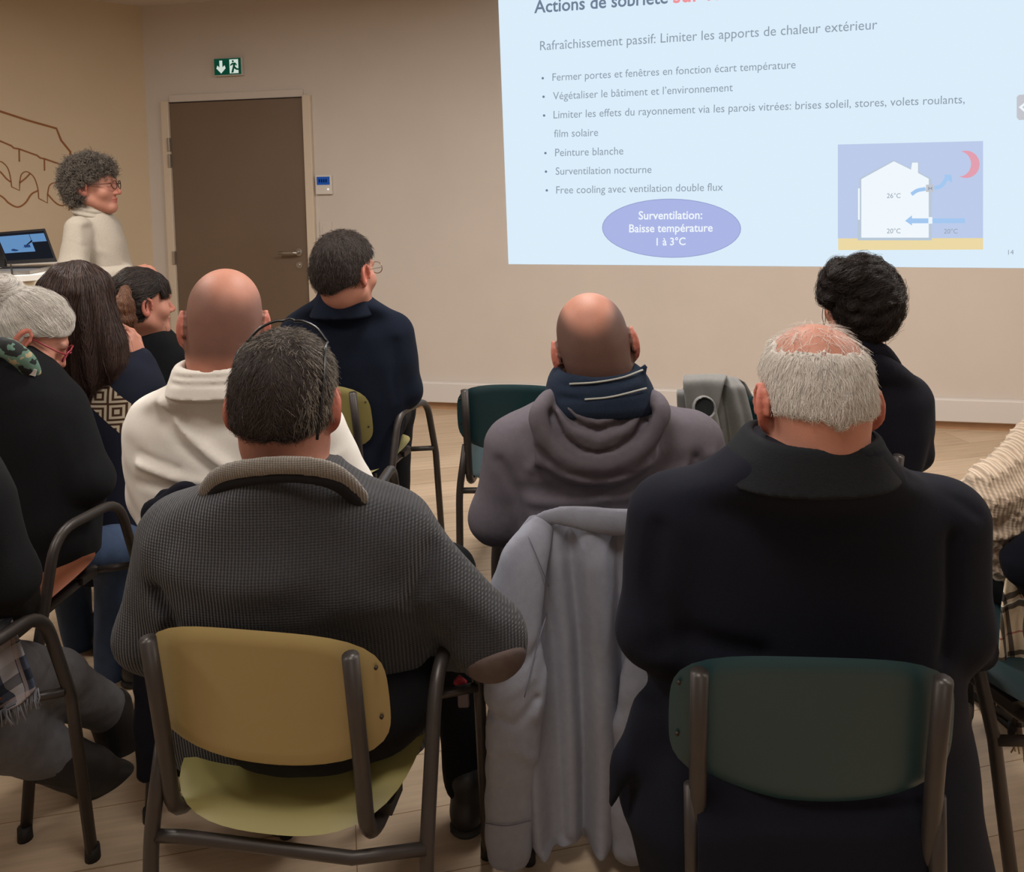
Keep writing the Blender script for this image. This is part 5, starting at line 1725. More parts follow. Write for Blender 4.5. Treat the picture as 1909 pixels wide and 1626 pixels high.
# ---- grey-haired woman with a bun looking down
def woman_grey():
    X0 = -1.34
    p = Person('person with silver hair in a bun, red glasses and black top, looking down', (X0, 2.14, 0), P(57, 626, 2.34), 66, -36, 0, 0.96)
    Y = 2.26
    rows = rows_px(Y, [(648, -30, 50, .075), (668, -62, 76, .09), (690, -95, 100, .11), (725, -125, 128, .125), (780, -145, 152, .135), (850, -150, 166, .14), (920, -150, 178, .145), (960, -150, 184, .15), (1040, -150, 180, .15)])
    ra = ([P(112, 765, Y), P(172, 895, Y - .02), P(150, 940, Y + .26)], [.064, .050, .038])
    la = ([P(-110, 765, Y), P(-150, 905, Y), P(-60, 940, Y + .28)], [.064, .050, .038])
    legs = [([P(40, 1040, 2.2), P(222, 1026, 2.48), P(205, 1290, 2.45)], [.085, .068, .046]), ([P(-60, 1040, 2.3), P(120, 1020, 2.62), P(150, 1200, 2.62)], [.085, .066, .046])]
    p.body(P(18, 668, 2.28), rows, (ra, la), legs, [(ra[0][2], (.3, .9, -.1), (0, .1, 1), -1, .4), (la[0][2], (.5, .8, -.1), (0, .1, 1), 1, .5)], neck=0.050, female=True)
    def b(s):
        s.loft(rows, 0.02); s.chain(*ra, k=0.04); s.chain(*la, k=0.04)
        s.fold([P(120, 800, 2.16), P(130, 860, 2.14), P(150, 930, 2.13)], .016, -.010)
        s.noise(0.003, 14, 81)
    p.cloth('top', b, M_black_top, 0.008)
    p.trousers(M_jeans, legs, (P(0, 1040, 2.22), (.18, .15, .10)), name='jeans')
    shoe(p.t, (-1.16, 2.42, 0), (-1.02, 2.62, 0)); shoe(p.t, (-1.34, 2.60, 0), (-1.22, 2.80, 0))
    def sc(s):
        pts = [P(-25, 655, 2.20), P(5, 646, 2.17), P(32, 660, 2.17), P(50, 680, 2.19), P(62, 700, 2.23)]
        s.chain(smooth_pts(pts, 5), [.024] * 21, .008, flat=((0, 1, 0), 1.3)); s.noise(.003, 60, 5)
    m, bb, t = base_mat('scarf_green', lin(70, 104, 92), .85)
    tc = t.n('ShaderNodeTexCoord'); nz = t.n('ShaderNodeTexNoise'); nz.inputs['Scale'].default_value = 26; nz.inputs['Detail'].default_value = 2; t.l(tc.outputs['Object'], nz.inputs['Vector'])
    cr = t.n('ShaderNodeValToRGB'); cr.color_ramp.interpolation = 'CONSTANT'
    e = cr.color_ramp.elements; e[0].position = 0; e[0].color = (*lin(30, 34, 34), 1); e[1].position = .46; e[1].color = (*lin(96, 128, 112), 1)
    for ps, c in ((.60, lin(170, 156, 122)), (.70, lin(150, 112, 82))):
        x = e.new(ps); x.color = (*c, 1)
    t.l(nz.outputs['Fac'], cr.inputs[0]); t.l(cr.outputs[0], bb.inputs['Base Color'])
    p.cloth('scarf', sc, m, 0.006)
    tg = MB(); c = P(61, 694, 2.185)
    tg.box((-.009, -.001, -.009), (.009, .001, .009), Matrix.Translation(c) @ Matrix.Rotation(.3, 4, 'Y')); tg.build('clothing_tag', M_plastic, p.t, world=True)
    cut = lambda x, y, z: np.maximum(y - (-0.010 + 0.098 * sstep(0.0, 0.06, z)), -0.070 - z)
    def bun(s):
        s.ell(p.fr.w((-.025, -.128, .070)), (.046, .040, .046), None, .012); s.noise(.0022, 60, 4)
        s.ell(p.fr.w((-.01, -.105, .06)), (.04, .04, .04), None, .02)
    hr = p.hair(0.012, cut, CAP['silver'], extra=bun, noise=0.0015)
    bunc = p.fr.w((-.02, -.135, .075))
    def fl(q, n):
        d = bunc - q; r = np.linalg.norm(d, axis=1)[:, None]
        return np.where(r > .06, d / r, np.cross(d, np.array((.3, -.5, .8))) / r)
    strands('hair_strands', *p.hv, H_silver, hr, 4200, 14, 0.008, fl, jitter=.10, seed=31, out=.003, r=.00055)
    spectacles(p.t, p.fr, M_specs_red, y=0.114, r=.0024, rim=(.027, .020))
    return p


# ---- person in grey jeans at the lower left
def person_left_edge():
    p = Person('person at the left edge, only a black sleeve, grey jeans and black boots in view', (-1.20, 1.58, 0), P(-160, 690, 1.62), 10, 0, 0, 1.0)
    Y = 1.60
    rows = rows_px(Y, [(820, -230, -70, .085), (850, -290, -30, .10), (890, -330, -10, .12), (960, -345, -10, .14), (1100, -340, -40, .145), (1280, -335, -50, .15)])
    ra = ([P(-35, 945, Y), P(14, 1080, Y), P(40, 1130, Y + .22)], [.062, .050, .040])
    la = ([P(-300, 945, Y), P(-330, 1080, Y), P(-250, 1130, Y + .25)], [.062, .050, .040])
    legs = [([P(-130, 1250, 1.62), P(98, 1272, 1.96), P(205, 1325, 2.12)], [.088, .070, .052]), ([P(-200, 1330, 1.66), P(10, 1370, 1.82), P(120, 1420, 1.93)], [.085, .068, .056])]
    p.body(P(-155, 820, 1.61), rows, (ra, la), legs, [(ra[0][2], (-.5, .8, -.1), (0, .1, 1), -1, .5), (la[0][2], (.5, .8, -.1), (0, .1, 1), 1, .5)], neck=.055)
    p.hair(0.012, lambda x, y, z: np.maximum(y - (-0.01 + 0.10 * sstep(0, .07, z)), -.07 - z), CAP['dark'])
    def b(s):
        s.loft(rows, 0.02); s.chain(*ra, k=.04); s.chain(*la, k=.04); s.noise(.003, 14, 91)
    p.cloth('black_top', b, M_black_top, .009)
    def j(s):
        for pts, rs in legs: s.chain(pts, rs, .03)
        s.fold([P(60, 1200, 1.86), P(110, 1225, 1.88), P(150, 1222, 1.9)], .010, -.008)
        s.fold([P(60, 1245, 1.84), P(110, 1250, 1.87), P(150, 1245, 1.9)], .008, -.006)
        s.noise(.003, 22, 95)
    p.cloth('jeans', j, M_jeans_grey, .008)
    def boot(s, pts, rs):
        s.chain(pts, rs, .02); s.noise(.002, 40, 7)
    p.cloth('boot', lambda s: boot(s, [P(205, 1325, 2.12), P(226, 1395, 2.14), P(232, 1440, 2.14), P(246, 1475, 2.22)], [.055, .050, .050, .036]), M_shoe, .006)
    p.cloth('boot', lambda s: boot(s, [P(70, 1398, 1.88), P(170, 1440, 1.98), P(218, 1462, 2.04), P(250, 1500, 2.10)], [.060, .052, .048, .032]), M_shoe, .006)
    return p


# ---- person in the cream cable-knit jumper at the right edge
def person_right_edge():
    p = Person('person at the right edge, only the bent arm of a cream cable-knit jumper in view', (1.24, 1.76, 0), P(2030, 640, 1.80), -20, 0, 0, 1.0)
    Y = 1.78
    rows = rows_px(Y, [(765, 1975, 2085, .08), (795, 1935, 2125, .10), (840, 1905, 2160, .12), (950, 1905, 2165, .13), (1090, 1915, 2160, .14)])
    la = ([P(1950, 865, Y), P(1858, 930, Y - .06), P(1876, 1030, Y + .02), P(1925, 1075, Y + .10)], [.080, .062, .050, .042])
    ra = ([P(2140, 865, Y), P(2170, 990, Y), P(2080, 1060, Y + .2)], [.07, .055, .042])
    legs, f = seated_legs((1.28, 1.74, .55), .09, .42, .52, .36, .05, -10)
    p.body(P(2030, 775, 1.79), rows, (la, ra), legs, [(la[0][3], (.7, .6, -.2), (0, .1, 1), 1, .5), (ra[0][2], (-.5, .8, -.1), (0, .1, 1), -1, .5)], neck=.05)
    p.hair(0.014, lambda x, y, z: np.maximum(y - (-0.01 + 0.10 * sstep(0, .07, z)), -.07 - z), CAP['dark'])
    M_cable = knit('cream_cable_knit', lin(200, 180, 158), .0075, .45, .05)
    def b(s):
        s.loft(rows, .02); s.chain(*la, k=.03); s.chain(*ra, k=.03)
        e1 = nrm(la[0][1] - la[0][0]); e2 = nrm(np.cross(e1, (0, -1, 0))); o = la[0][0]
        lo, hi = s.bounds()
        def cab(X, Yy, Z):
            u = (X - o[0]) * e1[0] + (Z - o[2]) * e1[2]; v = (X - o[0]) * e2[0] + (Z - o[2]) * e2[2]
            w = np.mod(v + 1, .042) - .021
            return -0.006 * np.exp(-((w - .009 * np.sin(u * 150)) / .006) ** 2) - .006 * np.exp(-((w + .009 * np.sin(u * 150)) / .006) ** 2) + 0 * Yy
        s.raw(cab, lo - .05, hi + .05, 0, 'd')
        s.fold([P(1840, 985, 1.68), P(1868, 960, 1.68), P(1909, 925, 1.70)], .014, -.022)
        s.fold([P(1850, 1010, 1.68), P(1885, 990, 1.68)], .010, .010)
    p.cloth('jumper', b, M_cable, .0055)
    p.trousers(M_trouser_black, legs, ((1.28, 1.76, .55), (.18, .14, .09)))
    for (pts, r) in legs: shoe(p.t, (pts[2][0], pts[2][1] - .03, 0), (pts[2][0] + f[0] * .24, pts[2][1] + f[1] * .22, 0))
    return p


# ---- the presenter
def presenter():
    X0 = -1.98
    p = Person('person standing by the laptop with curly grey hair and an oatmeal roll-neck sweater', (X0, 3.98, 0), P(172, 348, 3.94), 84, 1, 0, 1.02)
    Y = 3.96
    rows = rows_px(Y, [(392, 146, 200, .065), (404, 136, 210, .085), (424, 128, 222, .10), (455, 128, 232, .11), (500, 128, 240, .115), (545, 124, 243, .12), (620, 118, 242, .13), (700, 118, 240, .14)])
    ra = ([P(146, 428, 3.83), P(136, 505, 3.76), P(180, 522, 3.72), P(236, 510, 3.78)], [.062, .062, .052, .040])
    la = ([P(205, 425, 4.05), P(216, 505, 4.08), P(246, 512, 3.92)], [.055, .048, .038])
    legs = [([P(150, 640, 3.96), (X0 - .06, 3.98, .5), (X0 - .06, 3.97, .09)], [.09, .065, .046]), ([P(205, 640, 3.98), (X0 + .09, 4.02, .5), (X0 + .09, 4.02, .09)], [.09, .065, .046])]
    p.body(P(166, 400, 3.95), rows, (ra, la), legs, [(ra[0][3], nrm((1, -.05, .25)), nrm((0, -.4, 1)), 1, .5), (la[0][2], nrm((.6, -.6, .1)), nrm((.3, 0, 1)), -1, .5)], neck=.05, female=True, hfine=.003)
    def b(s):
        s.loft(rows, .02); s.chain(*ra, k=.03); s.chain(*la, k=.03)
        s.fold([P(162, 425, 3.80), P(172, 462, 3.78), P(165, 498, 3.74)], .014, -.026)
        s.fold([P(180, 470, 3.82), P(205, 480, 3.82), P(230, 470, 3.84)], .018, .008)
        s.fold([P(150, 450, 3.78), P(162, 485, 3.77)], .010, .008)
        s.fold([P(110, 452, 3.80), P(135, 450, 3.77), P(160, 460, 3.77)], .007, -.005)
        s.fold([P(172, 505, 3.74), P(200, 508, 3.74), P(232, 506, 3.75)], .008, .008)
        s.noise(.004, 22, 99)
    p.cloth('sweater', b, M_beige_sw, .008)
    def rn(s):
        c = [P(140, 384, 3.94), P(168, 392, 3.94), P(198, 402, 3.94)]
        fr2 = Frame(P(169, 391, 3.94), rot_euler(84, 0, 0) @ rot_euler(0, -14, 0))
        for k, (zz, r) in enumerate(((.022, .062), (.0, .068), (-.022, .074))):
            s.ell(fr2.w((0, 0, zz)), (r, r * 1.1, .022), fr2.R, .008)
    p.cloth('roll_collar', rn, M_beige_sw, .005)
    p.trousers(M_trouser_black, legs, (P(176, 660, 3.97), (.17, .14, .12)))
    shoe(p.t, (X0 - .08, 3.97, 0), (X0 + .15, 3.97, 0)); shoe(p.t, (X0 + .06, 4.02, 0), (X0 + .29, 4.02, 0))
    cut = lambda x, y, z: np.where(z > .062, y - .135, np.maximum(y - (-.022 + .085 * sstep(.0, .062, z)), -.078 - z))
    def curls(s):
        g = np.random.default_rng(5)
        for k in range(150):
            v = g.normal(size=3); v /= np.linalg.norm(v)
            c = np.array((0, -.012, .036)) + v * np.array((.088, .102, .096))
            if c[2] < -.05 or (c[1] < -.09 and c[2] < .0) or (c[1] > .055 and c[2] < .075) or (c[1] > -.02 and c[2] < .03) or c[1] > .098: continue
            s.ell(p.fr.w(c), np.array((1, 1, 1)) * g.uniform(.014, .024), None, .006)
    hr = p.hair(.016, cut, CAP['curly'], extra=curls, noise=.003, h=.005)
    strands('hair_strands', *p.hv, H_curly, hr, 3200, 10, .0055, lambda q, n: g0.normal(size=(len(q), 3)) * .6 + DOWN * .4, lift=.18, jitter=.9, seed=37, out=.010, r=.0008, curl=.006)
    spectacles(p.t, p.fr, M_specs_brown, y=.112, r=.0022, rim=(.025, .019))
    for sx in (-1, 1):
        eb = SDF(); eb.ell(p.fr.w((sx * .031, .0895, .001)), (.0055, .0055, .0055), p.fr.R, 0); V, Fq = eb.mesh(.0016); mesh_obj('iris', V, Fq, M_iris, p.t, world=True)
    return p


g0 = np.random.default_rng(77)
CAST = [f() for f in (man_cardigan, man_coat, man_hood, man_white, man_navy, woman_updo, woman_fringe, woman_long, woman_grey, person_left_edge, person_right_edge, presenter)]
# ------------------------------------------------------------------ clothes on chairs, table, laptop
M_denim = mat('pale_denim', lin(152, 155, 168), 0.85, var=0.05, nscale=60, bump=0.15, bscale=500)
M_seam = mat('denim_seam', lin(120, 124, 140), 0.9)


def pale_jacket():
    t = thing('denim_jacket', 'pale grey-blue denim jacket hanging over the chair back of the hooded man', 'jacket', (0.17, 1.74, 0))
    Y = 1.715
    R = lambda rows, yo=0: [(P(a, y, Y + yo + d), P(b, y, Y + yo + d)) for y, a, b, d in rows]
    cloth_sheet('jacket_body', R([(985, 985, 1290, .075), (962, 985, 1300, .03), (985, 965, 1305, .0), (1050, 965, 1300, -.012), (1200, 980, 1290, -.012), (1400, 985, 1285, -.01), (1560, 990, 1265, -.005), (1578, 1000, 1245, .0)]),
                M_denim, t, 64, 50, ((2.3, .022, .8, .75), (4.6, .018, 2.0, .7), (7.5, .006, 1.0, .7)), .006)
    s = SDF()
    pts = [P(1010, 985, Y - .0), P(975, 1050, Y - .025), P(955, 1180, Y - .035), P(960, 1330, Y - .035), P(950, 1470, Y - .03), P(948, 1590, Y - .03)]
    s.chain(smooth_pts(pts, 5), np.interp(np.linspace(0, 5, 26), range(6), [.026, .048, .062, .058, .050, .046]), .01, flat=((0, 1, 0), 1.7))
    s.fold([P(1040, 1080, 1.66), P(1010, 1200, 1.66), P(930, 1270, 1.66)], .012, -.010)
    s.fold([P(1055, 1100, 1.66), P(1050, 1180, 1.66), P(1000, 1330, 1.66)], .012, .008)
    s.fold([P(905, 1330, 1.66), P(960, 1345, 1.66), P(1000, 1300, 1.66)], .010, -.010)
    s.fold([P(930, 1240, 1.66), P(920, 1310, 1.66), P(990, 1260, 1.66)], .010, .007)
    s.fold([P(910, 1400, 1.66), P(960, 1390, 1.66), P(1000, 1420, 1.66)], .012, .007)
    s.noise(.003, 25, 3)
    lo, hi = s.bounds()
    zc = P(948, 1590, Y)[2]
    s.raw(lambda X, Yy, Z: zc - Z + 0 * X + 0 * Yy, lo - .05, hi + .05, 0, 'i')
    V, Fq = s.mesh(.006)
    sl = mesh_obj('sleeve', V, Fq, M_denim, t, world=True)
    mb = MB()
    def surf(x, y, V=V):
        d = ray(x, y); w = V - CAM; q = w @ d / (d @ d); off = np.linalg.norm(w - q[:, None] * d, axis=1)
        m = off < .008
        return CAM + d * (q[m].min() if m.any() else Y / d[1])
    for path in ([(985, 1000), (1010, 1060), (1030, 1110)], [(1030, 1110), (1000, 1210), (978, 1300)], [(903, 1535), (945, 1540), (990, 1530)]):
        mb = MB(); mb.tube([surf(*q) for q in smooth_pts([np.array(z, float) for z in path], 6)], .0012, 5); mb.build('seam', M_seam, sl, smooth=True, world=True)
    # second sleeve, mostly behind the coat in front
    s2 = SDF()
    pts = [P(1250, 1010, Y - .0), P(1215, 1180, Y - .03), P(1190, 1350, Y - .03), P(1175, 1500, Y - .02), P(1178, 1575, Y - .02)]
    s2.chain(pts, [.045, .052, .05, .046, .044], .01, flat=((0, 1, 0), 1.7)); s2.noise(.003, 25, 6)
    V2, F2 = s2.mesh(.008); mesh_obj('sleeve', V2, F2, M_denim, t, world=True)
    rg = MB(); c = P(1171, 1494, 1.66); rg.tube([c + np.array((.011 * math.cos(a), 0, .010 * math.sin(a))) for a in np.linspace(0, 6.4, 20)], .0018, 6); rg.build('zip_ring', M_chrome, t, smooth=True, world=True)
    s3 = SDF()
    pts = [P(1005, 966, 1.715), P(1050, 962, 1.70), P(1100, 968, 1.695), P(1150, 974, 1.695), P(1200, 972, 1.70), P(1260, 965, 1.71)]
    s3.chain(smooth_pts(pts, 4), np.interp(np.linspace(0, 5, 21), range(6), [.010, .018, .024, .026, .026, .02]), .01, flat=((0, 1, 0), 3.0))
    V3, F3 = s3.mesh(.004); mesh_obj('collar', V3, F3, M_denim, t, world=True)


pale_jacket()


def grey_coat():
    M = mat('grey_coat', lin(120, 120, 118), .9, var=.05, nscale=80, bump=.2, bscale=500)
    M_in = mat('sleeve_inside_shade', lin(34, 40, 42), .8)
    t = thing('coat', 'grey coat thrown over the back of the dark green chair, sleeve opening showing', 'coat', (0.70, 2.62, 0))
    Y = 2.545
    R = lambda rows: [(P(a, y, Y + d), P(b, y, Y + d)) for y, a, b, d in rows]
    cloth_sheet('coat_body', R([(760, 1320, 1415, .12), (712, 1320, 1388, .07), (704, 1318, 1372, .02), (722, 1310, 1388, -.02), (770, 1318, 1400, -.03), (830, 1320, 1412, -.03), (900, 1310, 1415, -.02), (1000, 1300, 1410, 0)]), M, t, 30, 36, ((1.4, .012, .6, .5), (3.1, .006, 1.0, .4)), .010)
    cloth_sheet('coat_flap', R([(740, 1270, 1350, .10), (704, 1276, 1352, .04), (701, 1275, 1356, -.01), (712, 1272, 1350, -.045), (760, 1278, 1338, -.055), (800, 1285, 1330, -.055), (840, 1290, 1330, -.05)]), M, t, 24, 30, ((1.0, .006, .4, .4),), .012)
    cloth_sheet('coat_facing', R([(728, 1262, 1285, .02), (732, 1261, 1284, -.03), (800, 1264, 1290, -.035)]), M, t, 12, 14, (), .008)
    # rolled sleeve opening
    s = SDF(); a = P(1312, 760, 2.478); b = P(1318, 800, 2.50)
    s.cap(a, b, .036, .040, 0)
    dirr = nrm(np.array((.0, -1, .25)))
    s.cap(a + dirr * .06, a - dirr * .02, .0285, .0285, .004, 's')
    V, Fq = s.mesh(.004); mesh_obj('sleeve_cuff', V, Fq, M, t, world=True)
    q = MB(); q.tube([a + dirr * .006, a + dirr * .004], [.0282, .0282], 24); q.build('sleeve_opening_dark', M_in, t, world=True)  # flat dark disc across the mouth paints the shade inside the sleeve


grey_coat()


def black_jacket():
    t = thing('jacket', 'black jacket hung on the chair back behind the man in the white sweater', 'jacket', (-0.62, 1.90, 0))
    Y = 1.872
    R = lambda rows: [(P(a, y, Y + d), P(b, y, Y + d)) for y, a, b, d in rows]
    cloth_sheet('jacket_body', R([(935, 345, 560, .050), (912, 322, 580, .03), (914, 300, 590, -.01), (935, 282, 600, -.03), (990, 276, 605, -.035), (1150, 268, 605, -.03), (1300, 262, 600, -.02), (1450, 262, 590, -.01)]), M_coat_black, t, 50, 40, ((2.0, .012, .3, .8), (4.3, .007, 1.4, .8)), .008)
    s = SDF(); s.chain([P(345, 925, 1.845), P(300, 960, 1.825), P(282, 1100, 1.825), P(275, 1280, 1.835), P(274, 1440, 1.845)], [.034, .04, .038, .032, .026], .01, flat=((0, 1, 0), 1.5)); s.noise(.003, 25, 8)
    V, Fq = s.mesh(.007); mesh_obj('sleeve', V, Fq, M_coat_black, t, world=True)


black_jacket()


def plaid(name, ground, cols, per, rot=0.0):
    m, b, t = base_mat(name, ground, .92, 0, .1)
    tc = t.n('ShaderNodeTexCoord'); mp = t.n('ShaderNodeMapping'); mp.inputs['Rotation'].default_value = (0, rot, 0); t.l(tc.outputs['Object'], mp.inputs[0])
    sx = t.n('ShaderNodeSeparateXYZ'); t.l(mp.outputs[0], sx.inputs[0])
    src = None
    for (c, off, w, fac) in cols:
        for ax in ('X', 'Z'):
            fr = t.math('FRACT', t.math('ADD', t.math('DIVIDE', t.math('ADD', sx.outputs[ax], 5.0), per), off))
            k = t.math('MULTIPLY', t.math('LESS_THAN', fr, w), fac)
            mx = t.n('ShaderNodeMix', data_type='RGBA'); t.l(k, mx.inputs[0]); mx.inputs[7].default_value = (*c, 1)
            if src is None: mx.inputs[6].default_value = (*ground, 1)
            else: t.l(src, mx.inputs[6])
            src = mx.outputs[2]
    t.l(src, b.inputs['Base Color'])
    nb = t.n('ShaderNodeTexNoise'); nb.inputs['Scale'].default_value = 500; t.l(tc.outputs['Object'], nb.inputs['Vector'])
    bp = t.n('ShaderNodeBump'); bp.inputs['Strength'].default_value = .3; bp.inputs['Distance'].default_value = .003; t.l(nb.outputs['Fac'], bp.inputs['Height']); t.l(bp.outputs[0], b.inputs['Normal'])
    return m


def fringe(parent, a, b, n, length, m, seed=0, d=(0, -.1, -1)):
    g = np.random.default_rng(seed); a = np.array(a); b = np.array(b)
    mb = MB()
    for i in range(n):
        p = a + (b - a) * (i + .5) / n; q = p + nrm(np.array(d) + g.normal(size=3) * .18) * length * g.uniform(.7, 1.1)
        mb.tube([p, (p + q) / 2 + g.normal(size=3) * .003, q], .0016, 5)
    o = mb.build('fringe', m, parent, smooth=True, world=True); o['kind'] = 'stuff'
    return o


def scarves():
    m = plaid('scarf_beige_check', lin(206, 186, 158), [(lin(150, 60, 52), .0, .03, .75), (lin(34, 32, 34), .40, .09, .85), (lin(235, 228, 215), .50, .05, .7), (lin(34, 32, 34), .56, .09, .85)], .115, .12)
    t = thing('plaid_scarf', 'beige checked scarf with black and red lines and a fringe, hanging at the right edge', 'scarf', (1.06, 1.55, 0))
    Y = 1.70
    R = lambda rows: [(P(a, y, Y + d), P(b, y, Y + d)) for y, a, b, d in rows]
    cloth_sheet('scarf_cloth', R([(1075, 1872, 1990, .02), (1130, 1862, 1990, -.01), (1200, 1856, 1990, -.02), (1275, 1852, 1990, -.02)]), m, t, 30, 24, ((2.2, .010, .3, .4), (4.0, .005, 1.2, .4)), .006)
    cloth_sheet('scarf_end', R([(1270, 1895, 1995, -.035), (1320, 1893, 1995, -.04), (1365, 1892, 1995, -.04)]), m, t, 20, 16, ((1.6, .008, .9, .4),), .006)
    M_f = mat('fringe_beige', lin(150, 128, 100), .9)
    fringe(t, P(1853, 1276, Y - .02), P(1909, 1276, Y - .02), 18, .045, M_f, 3)
    fringe(t, P(1893, 1366, Y - .04), P(1940, 1366, Y - .04), 14, .05, M_f, 4)
    bg = SDF(); bg.ell(P(1935, 1045, 1.64), (.060, .05, .060), None, 0); bg.cap(P(1880, 1040, 1.66), P(1930, 1100, 1.66), .016, .03, .03); bg.noise(.004, 30, 4)
    V, Fq = bg.mesh(.007); o = mesh_obj('handbag', V, Fq, M_coat_black)
    tag(o, 'black soft bag held against the cream jumper at the right edge', 'bag')
    m2 = plaid('scarf_blue_check', lin(72, 80, 98), [(lin(190, 190, 196), .1, .26, .75), (lin(30, 34, 44), .55, .2, .7), (lin(200, 186, 186), .82, .1, .5)], .10, .5)
    t = thing('checked_scarf', 'blue grey and white checked scarf with fringe over the lap at the left edge', 'scarf', (-1.2, 1.72, 0))
    Y = 1.70
    R = lambda rows: [(P(a, y, Y + d), P(b, y, Y + d)) for y, a, b, d in rows]
    cloth_sheet('scarf_cloth', R([(1120, -120, 20, .06), (1160, -110, 28, -.03), (1220, -100, 50, -.07), (1280, -95, 72, -.09), (1310, -90, 40, -.09), (1325, -90, 10, -.09)]), m2, t, 30, 24, ((2.0, .010, .3, .4),), .006)
    M_f2 = mat('fringe_grey', lin(120, 122, 130), .9)
    fringe(t, P(72, 1282, 1.61), P(0, 1325, 1.61), 26, .04, M_f2, 5, (.25, -.1, -1))


scarves()


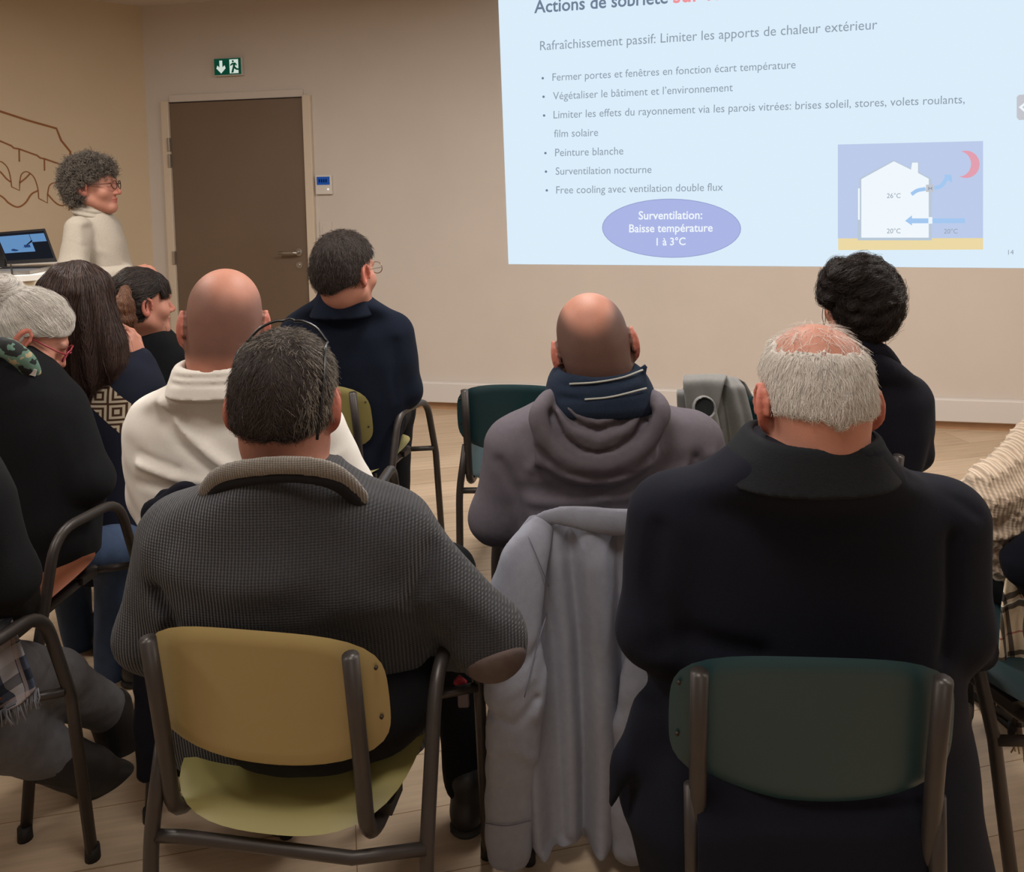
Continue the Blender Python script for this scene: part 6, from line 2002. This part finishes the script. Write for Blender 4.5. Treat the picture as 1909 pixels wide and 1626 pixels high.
def table_and_laptop():
    M_cloth = mat('table_cover', lin(226, 212, 186), .8, var=.02, nscale=20)
    M_top = mat('table_top_white', lin(235, 230, 222), .4)
    c = P(48, 500, 3.86)
    zt = c[2]
    t = thing('cocktail_table', 'tall round table in a white pleated cover, standing beside the presenter', 'table', (c[0], c[1], 0))
    mb = MB(); mb.tube([(c[0], c[1], zt - .028), (c[0], c[1], zt - .004), (c[0], c[1], zt)], [.325, .325, .318], 56); mb.build('table_top', M_top, t, world=True)
    seg, V = 160, []
    prof = ((.0, .316, .012), (.10, .300, .014), (.35, .24, .012), (.62, .215, .010), (.9, .25, .014), (zt - .035, .30, .018))
    for dz, r, amp in prof:
        for k in range(seg):
            a = 6.28318 * k / seg
            rr = r + amp * math.sin(26 * a) + amp * .4 * math.sin(11 * a + 1)
            V.append((c[0] + rr * math.cos(a), c[1] + rr * math.sin(a), zt - .028 - dz))
    mesh_obj('table_cover', V, grid_faces(seg, len(prof), True), M_cloth, t, True, True)
    bs = MB(); bs.tube([(c[0], c[1], 0), (c[0], c[1], .02)], [.29, .27], 40); bs.tube([(c[0], c[1], .02), (c[0], c[1], zt - .03)], .03, 16); bs.build('pedestal', M_tube, t, world=True)
    # laptop, screen turned towards the audience
    M_lid = mat('laptop_black', lin(24, 24, 27), .35); M_base = mat('laptop_silver', lin(178, 174, 170), .35, .7)
    M_scr = emit('laptop_screen', lin(28, 30, 38), .9); M_blue = emit('laptop_slide', lin(104, 148, 196), .9); M_b2 = emit('laptop_dark_blue', lin(44, 70, 120), .8)
    A, B = P(14, 493.5, 3.80), P(106, 488.5, 3.80)
    C_, D = P(83, 426, 3.90), P(-12, 434, 3.90)
    lp = thing('laptop', 'open black laptop showing a blue slide, on the white covered table', 'laptop', (A + B) / 2)
    n = nrm(np.cross(B - A, D - A)); n = n if n[1] < 0 else -n
    def quad(u0, u1, v0, v1, off):
        f = lambda u, v: (A * (1 - u) + B * u) * (1 - v) + (D * (1 - u) + C_ * u) * v + n * off
        return [f(u0, v0), f(u1, v0), f(u1, v1), f(u0, v1)]
    def plate(nm, u0, u1, v0, v1, o0, o1, m, par):
        a = quad(u0, u1, v0, v1, o0) + quad(u0, u1, v0, v1, o1)
        return mesh_obj(nm, a, [(3, 2, 1, 0), (4, 5, 6, 7), (0, 1, 5, 4), (1, 2, 6, 5), (2, 3, 7, 6), (3, 0, 4, 7)], m, par, False, True)
    lid = plate('lid', 0, 1, .03, 1, -.008, .0, M_lid, lp)
    scr = plate('screen', .03, .97, .12, .93, .0, .001, M_scr, lid)
    plate('slide_window', .05, .66, .34, .86, .001, .0016, M_blue, scr)
    plate('preview_window', .67, .955, .62, .86, .001, .0016, M_blue, scr)
    cc = quad(.27, .27, .42, .42, .0018)[0]; ue = nrm(B - A); ve = nrm(D - A)
    mesh_obj('slide_ellipse', [cc + ue * .017 * math.cos(a) + ve * .008 * math.sin(a) for a in np.linspace(0, 6.283, 25)[:-1]], [tuple(range(24))], M_b2, scr, False, True)
    plate('slide_figure', .48, .60, .47, .55, .0018, .0021, M_b2, scr)
    z = zt + .002
    f = nrm(np.array((n[0], n[1], 0)))
    b4 = [A, B, B + f * .21, A + f * .21]
    V = [(q[0], q[1], z) for q in b4] + [(q[0], q[1], z + .014) for q in b4]
    bo = mesh_obj('base', V, [(3, 2, 1, 0), (4, 5, 6, 7), (0, 1, 5, 4), (1, 2, 6, 5), (2, 3, 7, 6), (3, 0, 4, 7)], M_base, lp, False, True)
    b5 = [A * .94 + B * .06 + f * .02, B * .94 + A * .06 + f * .02, B * .94 + A * .06 + f * .11, A * .94 + B * .06 + f * .11]
    V = [(q[0], q[1], z + .0142) for q in b5] + [(q[0], q[1], z + .0158) for q in b5]
    mesh_obj('keyboard', V, [(3, 2, 1, 0), (4, 5, 6, 7), (0, 1, 5, 4), (1, 2, 6, 5), (2, 3, 7, 6), (3, 0, 4, 7)], M_lid, bo, False, True)
    # black case standing left of the laptop
    q = P(-14, 466, 3.93)
    o = MB().box((q[0] - .06, q[1] - .012, zt), (q[0] + .062, q[1] + .012, zt + .14)).build('laptop_case', M_lid, None, bevel=.008)
    tag(o, 'black case standing on the table left of the open laptop', 'case')
    cb = MB(); cb.tube(smooth_pts([P(20, 494, 3.66), P(21, 499, 3.52), P(25, 520, 3.49), P(31, 528, 3.49), P(27, 540, 3.49), P(29, 552, 3.49), P(26, 575, 3.49), P(24, 640, 3.5)], 6), .0035, 6)
    o = cb.build('power_cable', M_rubber, None, smooth=True); tag(o, 'dark power cable hanging down the front of the white table cover', 'cable')


table_and_laptop()


def phone():
    t = thing('wallet', 'small red and grey wallet held beside the knee of the man in the cardigan', 'wallet', P(862, 1295, 1.70))
    a = P(858, 1272, 1.70)
    MB().box((-.012, -.006, -.010), (.012, .006, .010), Matrix.Translation(a) @ Matrix.Rotation(.7, 4, 'Y')).build('red_strap', mat('red_strap', lin(196, 60, 72), .5), t, world=True, bevel=.003)
    b = P(864, 1298, 1.70)
    MB().box((-.012, -.008, -.022), (.012, .008, .018), Matrix.Translation(b)).build('grey_body', mat('grey_vinyl', lin(96, 84, 88), .6), t, world=True, bevel=.004)


phone()
